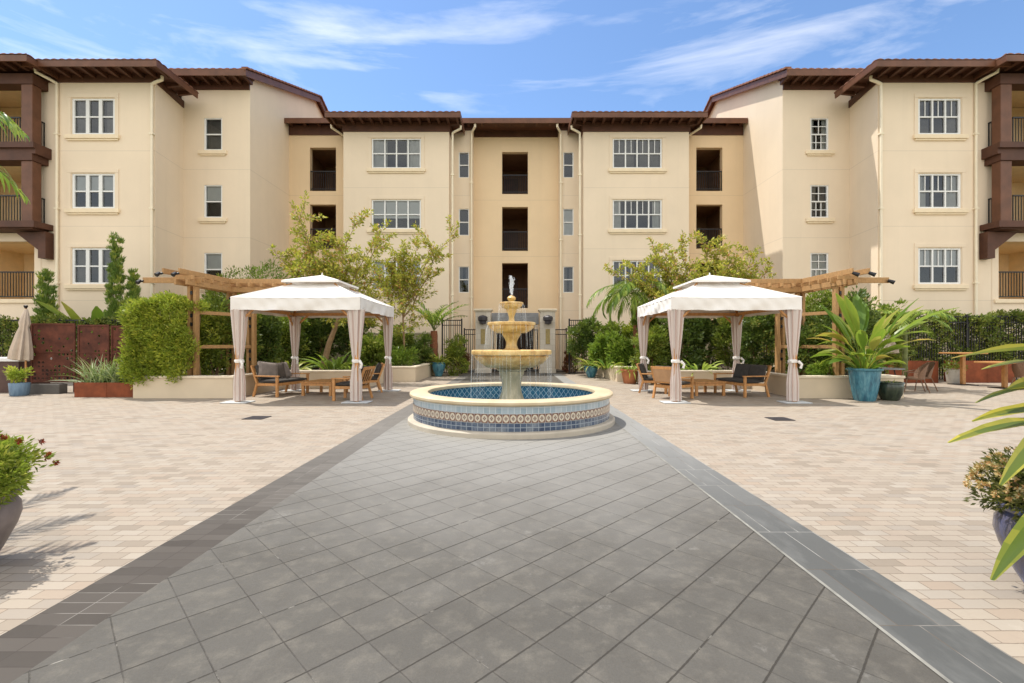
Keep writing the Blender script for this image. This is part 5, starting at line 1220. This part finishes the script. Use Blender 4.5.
# --- crape myrtles
def myrtle(base, trunks, tips, body, label, nbody, seed):
    e = empty('myrtle_tree', base, label, 'tree', 'crape myrtle trees'); rr = random.Random(seed); B = Vector(base)
    tr = MB(); br = MB(); P = []; D = []
    joints = []
    for (tb, tt, r) in trunks:
        a, b_ = Vector(tb)-B, Vector(tt)-B; mid = (a+b_)/2+Vector((rr.uniform(-.1, .1), 0, .05)); tr.tube([a, (a+mid)/2, mid, (mid+b_)/2, b_], [r, r*.9, r*.8, r*.7, r*.6], 8); joints.append(b_)
    tr.build('trunk', M['bark_pale'], e, smooth=True)
    def twig(p, q, r, dens, sc=.22):
        L = (q-p).length; k = 7; pts = [p+(q-p)*(i/k)+Vector((rr.uniform(-1, 1), rr.uniform(-1, 1), rr.uniform(-.3, .7)*math.sin(math.pi*i/k)))*L*.035 for i in range(k+1)]; pts[0] = p
        br.tube(pts, [r*(1-.85*i/k) for i in range(k+1)], 5)
        for i in range(2, k+1):
            for _ in range(max(1, int(dens*L/k))):
                u = rr.random(); c = pts[i-1].lerp(pts[i], u); o = Vector((rr.gauss(0, 1), rr.gauss(0, 1), rr.gauss(0, 1))).normalized()
                P.append(tuple(c+o*sc*rr.random()*(1-.45*i/k))); D.append(tuple(o+(q-p).normalized()*.7))
        return pts
    for t in tips:
        q = Vector(t)-B; j = min(joints, key=lambda v: (v-q).length); pts = twig(j, q, .035, 60)
        for i in (3, 4, 5, 6):
            for _ in range(2):
                d = (q-j); s = Vector((rr.uniform(-1, 1), rr.uniform(-.8, .8), rr.uniform(.1, .8)))*d.length*.24; twig(pts[i], pts[i]+s, .012, 90, .16)
    body = [(c[0]-B.x, c[1]-B.y, c[2]-B.z, *c[3:]) for c in body]
    for _ in range(nbody):
        c = rr.choice(body); v = Vector((rr.gauss(0, 1), rr.gauss(0, 1), rr.gauss(0, 1))).normalized()*rr.random()**.4; q = Vector((c[0]+v.x*c[3], c[1]+v.y*c[4], c[2]+v.z*c[5])); j = min(joints, key=lambda v_: (v_-q).length); st = j.lerp(q, rr.uniform(.45, .7)); twig(st, q, .012, 62, .17)
    br.build('branches', M['bark_pale'], e, smooth=True)
    n = len(P); leaf_mesh('crown', P, D, .15*(.5+.8*NR.rand(n)), .075*(.6+.6*NR.rand(n)), M['l_olive'], e, tint=np.clip(NR.rand(n)**1.2, 0, 1)); return e
d = 18.4
myrtle(W(322, 0, d)[:2]+(.45,), [(W(322, 0, d)[:2]+(.45,), W(339, 318, d), .14)],
       [W(290, 203, d), W(296, 230, d+.5), W(271, 248, d), W(300, 262, d-.6), W(352, 214, d), W(388, 221, d+.3), W(345, 240, d-.4), W(326, 246, d), W(372, 238, d-.5), W(283, 262, d+.4)],
       [(*W(345, 282, d), 2.0, 1.3, 1.25), (*W(318, 272, d), 1.6, 1.0, .9), (*W(372, 300, d), 1.6, 1.1, 1.2), (*W(355, 312, d-.5), 1.5, 1, .8)], 'wide leaning crape myrtle with yellowing leaves behind the left gazebo', 120, 3)
d = 21.2
myrtle(W(404, 0, d)[:2]+(.45,), [(W(404, 0, d)[:2]+(.45,), W(403, 318, d), .06)],
       [W(457, 224, d), W(416, 234, d+.3), W(405, 242, d), W(437, 246, d-.3), W(392, 252, d)],
       [(*W(405, 290, d), 1.45, 1.1, 1.3), (*W(385, 270, d), 1.1, .8, .8), (*W(412, 322, d), 1.2, .9, .75)], 'slender crape myrtle with one long arching branch left of the potted palm', 95, 5)
# --- palms
def palm(base, ht, nf, L, ll, label, tr=.13, az0=0, el=(.2, 1.25), droop=1.6, wd=.04, lean=(0, 0), mat='l_palm', nl=26, group='palms', name='palm_tree', cat='palm', smat='palmbark', azs=None):
    e = empty(name, base, label, cat, group); m = MB(); k = 8
    pts = [(lean[0]*(i/k)**1.5, lean[1]*(i/k)**1.5, ht*i/k) for i in range(k+1)]
    m.tube(pts, [tr*(1.15-.3*i/k)*(1+.12*(i % 2)) for i in range(k+1)], 10); m.build('trunk', M[smat], e, smooth=True)
    rb = MB(); sp = []
    for i in range(nf):
        az = az0+i*2.399 if azs is None else azs[i]; ee = rnd.uniform(*el); r, s_ = frond_specs(pts[-1], az, ee, L*rnd.uniform(.8, 1.15), nl, ll, droop*rnd.uniform(.8, 1.2), wd)
        rb.tube(r, [.018*(1-.8*j/len(r)) for j in range(len(r))], 5); sp += s_
    rb.build('frond_ribs', M['stem'], e); blades(sp, M[mat], 'fronds', e, seg=4); return e
palm((W(434, 0, 23.1)[0], 23.1, .2), 2.0, 12, 2.0, .6, 'palm with reddish trunk and upright fronds left of the gate', .19, .4, (.75, 1.4), 1.1, .085, nl=11)
palm((W(636, 0, 20.2)[0], 20.2, .45), 3.2, 20, 2.5, .7, 'arching feather palm right of the fountain in front of the building', .12, 1.1, (.1, 1.2), 2.5, .06)
palm((W(905, 0, 15.8)[0], 15.8, .4), 1.6, 14, 1.7, .42, 'areca palm fanning out behind the teal urn', .07, .3, (.5, 1.35), 1.9, .035, smat='stem')
# --- right bed
S(585, 23.0, 2.9, .75, 'l_dark', .12, .06, 'dark shrub against the black panel right of the gate', GR_, 75, zb=.3)
S(607, 21.3, 2.0, .7, 'l_bright', .15, .07, 'bright leafy shrub at the inner end of the right bed', GR_, 60)
S(626, 20.6, 1.7, .75, 'l_bright', .15, .07, 'bright low shrub just left of the right gazebo curtain', GR_, 60)
S(655, 20.0, 3.3, .95, 'l_mid', .12, .055, 'green shrub between the arching palm and the right gazebo roof', GR_, 90)
S(650, 18.2, 2.2, .6, 'l_mid', .12, .05, 'green shrub seen through the narrow left side of the right gazebo', GR_, 60)
S(680, 18.3, 3.1, .85, 'l_dark', .13, .06, 'dark shrub behind the front curtain of the right gazebo', GR_, 85)
S(706, 18.9, 3.0, .8, 'l_dark', .12, .055, 'dark shrub behind the middle of the right gazebo', GR_, 85)
S(734, 18.2, 3.0, .7, 'l_mid', .12, .05, 'shrub behind the rear curtain of the right gazebo', GR_, 70)
S(763, 17.3, 3.1, .8, 'l_dark', .12, .055, 'dark glossy shrub above the charcoal loveseat of the right gazebo', GR_, 85)
S(800, 15.6, 3.1, .6, 'l_mid', .10, .05, 'leafy shrub between the right gazebo and the pergola post', GR_, 85)
S(815, 14.5, 2.3, .5, 'l_dark', .10, .05, 'dark shrub directly left of the right pergola post', GR_, 70)
S(852, 15.2, 3.2, .8, 'l_dark', .12, .055, 'tall dark shrub behind the teal urn', GR_, 95)
S(880, 17.0, 3.1, .9, 'l_mid', .12, .055, 'green shrub behind the bird-of-paradise leaves', GR_, 90)
S(825, 18.5, 4.0, 1.0, 'l_mid', .12, .05, 'broad green shrub beneath the right pergola beams', GR_, 90)
S(770, 20.5, 3.6, 1.2, 'l_hedge', .12, .05, 'yellow-green shrub behind the peak of the right gazebo', GR_, 90, crad=.26)
S(822, 13.6, .98, .32, 'l_bright', .06, .03, 'small clipped ball shrub on the right planter wall', GR_, 30, zb=.48, ry=.3, crad=.1)
blade_clump('ginger_plant', (W(700, 0, 16.6)[0], 16.6, .5), 30, .65, .08, (.5, 1.4), 'l_bright', 'low bright strappy plant behind the right gazebo table', 'plant', None, .45, 1.4)
blade_clump('ginger_plant', (W(606, 0, 20.0)[0], 20.0, .5), 26, .7, .12, (.5, 1.3), 'l_banana', 'broad bright leaves spilling over the inner end of the right bed', 'plant', None, .4, 1.5)
d = 19.4
myrtle(W(700, 0, d)[:2]+(.45,), [(W(700, 0, d)[:2]+(.45,), W(692, 318, d), .10), (W(704, 0, d)[:2]+(.45,), W(722, 316, d+.3), .09)],
       [W(648, 239, d), W(652, 254, d+.3), W(607, 267, d), W(681, 236, d), W(699, 233, d+.3), W(730, 246, d), W(758, 247, d-.4), W(770, 268, d), W(716, 240, d+.4), W(668, 250, d-.3), W(625, 262, d-.3)],
       [(*W(690, 275, d), 2.1, 1.2, .95), (*W(655, 285, d), 1.5, 1.0, .95), (*W(735, 272, d), 1.6, 1.0, .7), (*W(668, 300, d-.6), 1.2, .9, .7)], 'spreading crape myrtle with yellowing leaves behind the right gazebo', 120, 9)
# --- potted plants
def potted_blades(p, z, n, L, wd, el, mat, shape='lance', droop=1.0, spread=.15, lv=.25, azs=None):
    sp = []
    for i in range(n):
        a = i*2.399+rnd.uniform(-.3, .3) if azs is None else azs[i % len(azs)]+rnd.uniform(-.25, .25); r = spread*math.sqrt(rnd.random())
        sp.append(((r*math.cos(a), r*math.sin(a), z), a, rnd.uniform(*el), L*rnd.uniform(1-lv, 1+lv), wd*rnd.uniform(.8, 1.15), droop*rnd.uniform(.6, 1.3), shape))
    return blades(sp, M[mat], 'leaves', p, margin=.3 if mat == 'l_variegated' else .12)
potted_blades(urn, .8, 20, 1.95, .29, (1.15, 1.53), 'l_banana', 'spoon', .8, .2, .3)
potted_blades(urn, .8, 20, 1.05, .22, (.9, 1.45), 'l_banana', 'spoon', 1.3, .2, .35); potted_blades(urn, .8, 18, 1.45, .22, (1.0, 1.5), 'l_hedge_blade', 'spoon', 1.7, .2, .35)
potted_blades(urn, .8, 14, .6, .12, (.7, 1.35), 'l_banana', 'lance', 1.2, .22)
potted_blades(u1, .6, 60, .75, .06, (.3, 1.4), 'l_mid', 'lance', 1.3, .18)
potted_blades(u2, .48, 60, .8, .06, (.3, 1.4), 'l_mid', 'lance', 1.5, .18)
potted_blades(t1, .46, 60, .55, .045, (.2, 1.3), 'l_bright', 'lance', 1.5, .2)
potted_blades(gp, .42, 14, .14, .03, (.8, 1.4), 'l_mid', 'lance', .6, .15)
# strappy agapanthus row in the rusty planter
sp = []
for i in range(260):
    x = rnd.uniform(-.84, .84); a = rnd.uniform(0, 6.28); sp.append(((x, rnd.uniform(-.2, .2), .33), a, rnd.uniform(.75, 1.5), rnd.uniform(.55, 1.05), rnd.uniform(.035, .055), rnd.uniform(.2, 1.0), 'taper'))
for i in range(8): sp.append(((-.8, rnd.uniform(-.2, .1), .33), math.pi+rnd.uniform(-.5, .5), rnd.uniform(.35, .8), rnd.uniform(.7, 1.0), .05, .7, 'taper'))
blades(sp, M['l_strap'], 'strappy_leaves', ptl)
P, D, T = clumps([(0, 0, .62, .26, .26, .2), (-.12, 0, .6, .25, .2, .16)], 26, 30, .1); leaf_mesh('foliage', P, D, .085, .035, M['l_hedge'], pb_, tint=T)
# --- foreground pots
P, D, T = clumps([(0, 0, .66, .40, .40, .24), (.12, .0, .60, .34, .36, .18), (0, 0, .72, .36, .34, .18)], 150, 60, .07, .4)
leaf_mesh('foliage', P, D, .042, .015, M['l_hedge'], pr_, tint=T*.8)
P, D, T = clumps([(0, 0, .64, .42, .42, .24)], 60, 35, .07, .4); leaf_mesh('foliage', P, D, .05, .018, M['l_mid'], pr_, tint=T)
def blooms(n, ells, mat, parent, size, petals=14, name='blossoms'):
    Ps = []; Ds = []
    for i in range(n):
        e = ells[i % len(ells)]; d = unit(NR.normal(size=(1, 3)))[0]; d[2] = abs(d[2])*.8+.05; d /= np.linalg.norm(d); c = np.array(e[:3])+d*np.array(e[3:])*1.04
        a1 = unit(np.cross(d, [.3, .2, 1])[None])[0]; a2 = np.cross(d, a1)
        for k in range(petals):
            t = 2*math.pi*k/petals+i; rd = a1*math.cos(t)+a2*math.sin(t); Ps.append(c+d*(k % 3)*.006); Ds.append(rd+d*(.25+.5*(k % 3)))
    return leaf_mesh(name, Ps, Ds, size, size*.6, M[mat], parent)
blooms(42, [(0, 0, .66, .42, .42, .30), (.1, 0, .60, .38, .4, .26)], 'l_flower', pr_, .030)
P, D, T = clumps([(0, 0, .66, .38, .38, .20), (-.1, 0, .60, .34, .34, .18)], 190, 60, .06, .4); leaf_mesh('foliage', P, D, .036, .014, M['l_peach_leaf'], pl_, tint=T)
blooms(330, [(0, 0, .66, .38, .38, .22), (-.08, 0, .60, .37, .36, .20)], 'l_peach', pl_, .022, 10)
m = MB()
for i in range(26): a = rnd.uniform(0, 6.28); r = rnd.uniform(.2, .4); m.tube([(.05*math.cos(a), .05*math.sin(a), .48), (r*.6*math.cos(a), r*.6*math.sin(a), .62), (r*math.cos(a), r*math.sin(a), .60+rnd.uniform(-.05, .2))], [.006, .004, .002], 4)
m.build('stems', M['bark'], pl_)
# variegated ginger at the right edge, its leaves reaching into view
e = empty('variegated_plant', (3.75, 2.9, 0), 'yellow-edged broad-leaved plant reaching in at the right edge above the flower pot', 'plant')
m = MB()
for i in range(7): a = i*.9; m.tube([(.08*math.cos(a), .08*math.sin(a), 0), (.12*math.cos(a), .12*math.sin(a), .7), (.15*math.cos(a), .15*math.sin(a), 1.35)], [.02, .016, .01], 6)
m.build('stems', M['stem'], e)
sp = []
def toward(base, tip, wd, droop=.5, shape='lance', tw=0):
    b0, t = Vector(base), Vector(tip); d = t-b0; L = d.length*1.04; az = math.atan2(d.y, d.x); el = math.asin(d.z/d.length)+droop/2; return (tuple(b0), az, el, L, wd, droop, shape, tw)
B = Vector((3.75, 2.9, 0)); loc = lambda p: tuple(Vector(p)-B)
stem_at = lambda z: (-.05, -.05, z)
for px, py, d_, z0, wd, dr in ((958, 361, 2.75, 1.42, .14, .35), (986, 372, 2.9, 1.36, .10, .5), (979, 408, 2.7, 1.15, .09, .7), (976, 425, 2.85, 1.05, .08, .6), (954, 447, 2.65, .98, .10, .5), (1003, 352, 2.9, 1.45, .1, .4), 
                              (997, 586, 2.15, .62, .12, .6), (1003, 495, 2.2, .95, .09, .8), (1012, 392, 2.7, 1.2, .1, .5)):
    sp.append(toward(stem_at(z0), loc(W(px, py, d_)), wd*1.4, dr, 'lance', rnd.uniform(-.6, .3)))
for i in range(22): sp.append((stem_at(rnd.uniform(.6, 1.4)), rnd.uniform(-1.3, 1.3), rnd.uniform(0, .9), rnd.uniform(.4, .62), .10, .9, 'lance'))
blades(sp, M['l_variegated'], 'leaves', e, seg=12, tints=[rnd.uniform(.12, .5) for _ in sp], fold=.14, margin=.22)
# two palms standing just outside the frame, fronds entering
e = palm((-6.72, 3.45, 0), 3.75, 13, 2.35, .55, 'palm at the left edge whose frond tips hang into view', .10, .2, (.25, .75), 1.5, .04, azs=[.0, -.3, .35, -.65, .75, -1.0, 1.2, 2.0, 2.7, 3.4, 4.1, 4.7, 5.2])
e = palm((6.1, 4.0, 0), 2.1, 10, 1.35, .45, 'palm at the right edge with one arching frond beside the porch', .09, .2, (.2, 1.0), 1.9, .03, azs=[3.0, 2.4, 3.9, 4.6, 5.3, 0, .7, 1.4, 1.9, 5.9])
# --- plants by the left building corner
for px, d_, zt, rx, lb in ((116, 20.0, 6.0, .34, 'tall columnar cypress in front of the left wing window'), (133, 20.2, 4.6, .28, 'shorter columnar cypress just right of the tallest one'), (46, 20.0, 4.6, .40, 'leaning cone-shaped cypress below the left porch bracket')):
    x = (px-515)*d_/F; k = 9; cyp = [(0.012*math.sin(i), 0, .5+(zt-.8)*i/k, rx*(1-.5*abs(i/k-.35)**1.2)*(1 if i < 8 else .6), rx*.9, (zt)/k*.8) for i in range(k+1)]
    shrub('cypress', (x, d_, 0), cyp, 420, 46, .08, .14, .025, M['l_cyp'], lb, 'cypress', 'columnar cypresses', 3, up=3)
potted = blade_clump('banana_plant', (W(101, 0, 20.4)[0], 20.4, 0), 13, 3.7, .46, (1.15, 1.5), 'l_banana', 'broad bright banana leaves at the foot of the columnar cypresses', 'plant', None, .15, .7, 'spoon')
# --- clipped hedges on the fences
def hedge(x0, x1, y, zb, zt, th, label, mat='l_hedge2', dens=170, per=24, L=.11, Wd=.06, group='hedges grown on the black fences'):
    e = empty('hedge', ((x0+x1)/2, y, 0), label, 'hedge', group); Lx = x1-x0; n = int(Lx*dens)
    C = NR.uniform([-Lx/2, -th, zb], [Lx/2, th, zt], (n, 3)); top = NR.rand(n) < .22; C[top, 2] = zt; C[:, 2] += .10*np.sin(C[:, 0]*2.3)*(C[:, 2]/zt)+.08*NR.normal(size=n)*(C[:, 2] > zt-.3); C[:, 1] += .12*np.sin(C[:, 0]*3.1+C[:, 2]*2)
    q = unit(NR.normal(size=(n*per, 3))); P = np.repeat(C, per, 0)+q*NR.rand(n*per, 1)**.5*.15; D = q+np.array([0, -.4, .4]); T = np.clip(np.repeat(NR.rand(n)*.45, per)+.5*NR.rand(n*per), 0, 1)
    P[:, 2] = np.maximum(P[:, 2], .05)
    leaf_mesh('foliage', P, D, L, Wd, M[mat], e, tint=T); m = MB()
    for i in range(int(Lx/.7)): x = -Lx/2+.3+.7*i; m.tube([(x, 0, 0), (x+.1, .05, 1.0), (x-.05, 0, zt-.3)], [.03, .022, .01], 5)
    m.build('stems', M['bark'], e); return e
hedge(-22.5, -12.0, 19.38, .2, 2.42, .35, 'clipped dark green hedge on the fence above the rusty screens')
hedge(12.6, 22.5, 19.66, .3, 2.62, .30, 'dense hedge growing through the black fence behind the rusty planters', dens=170)
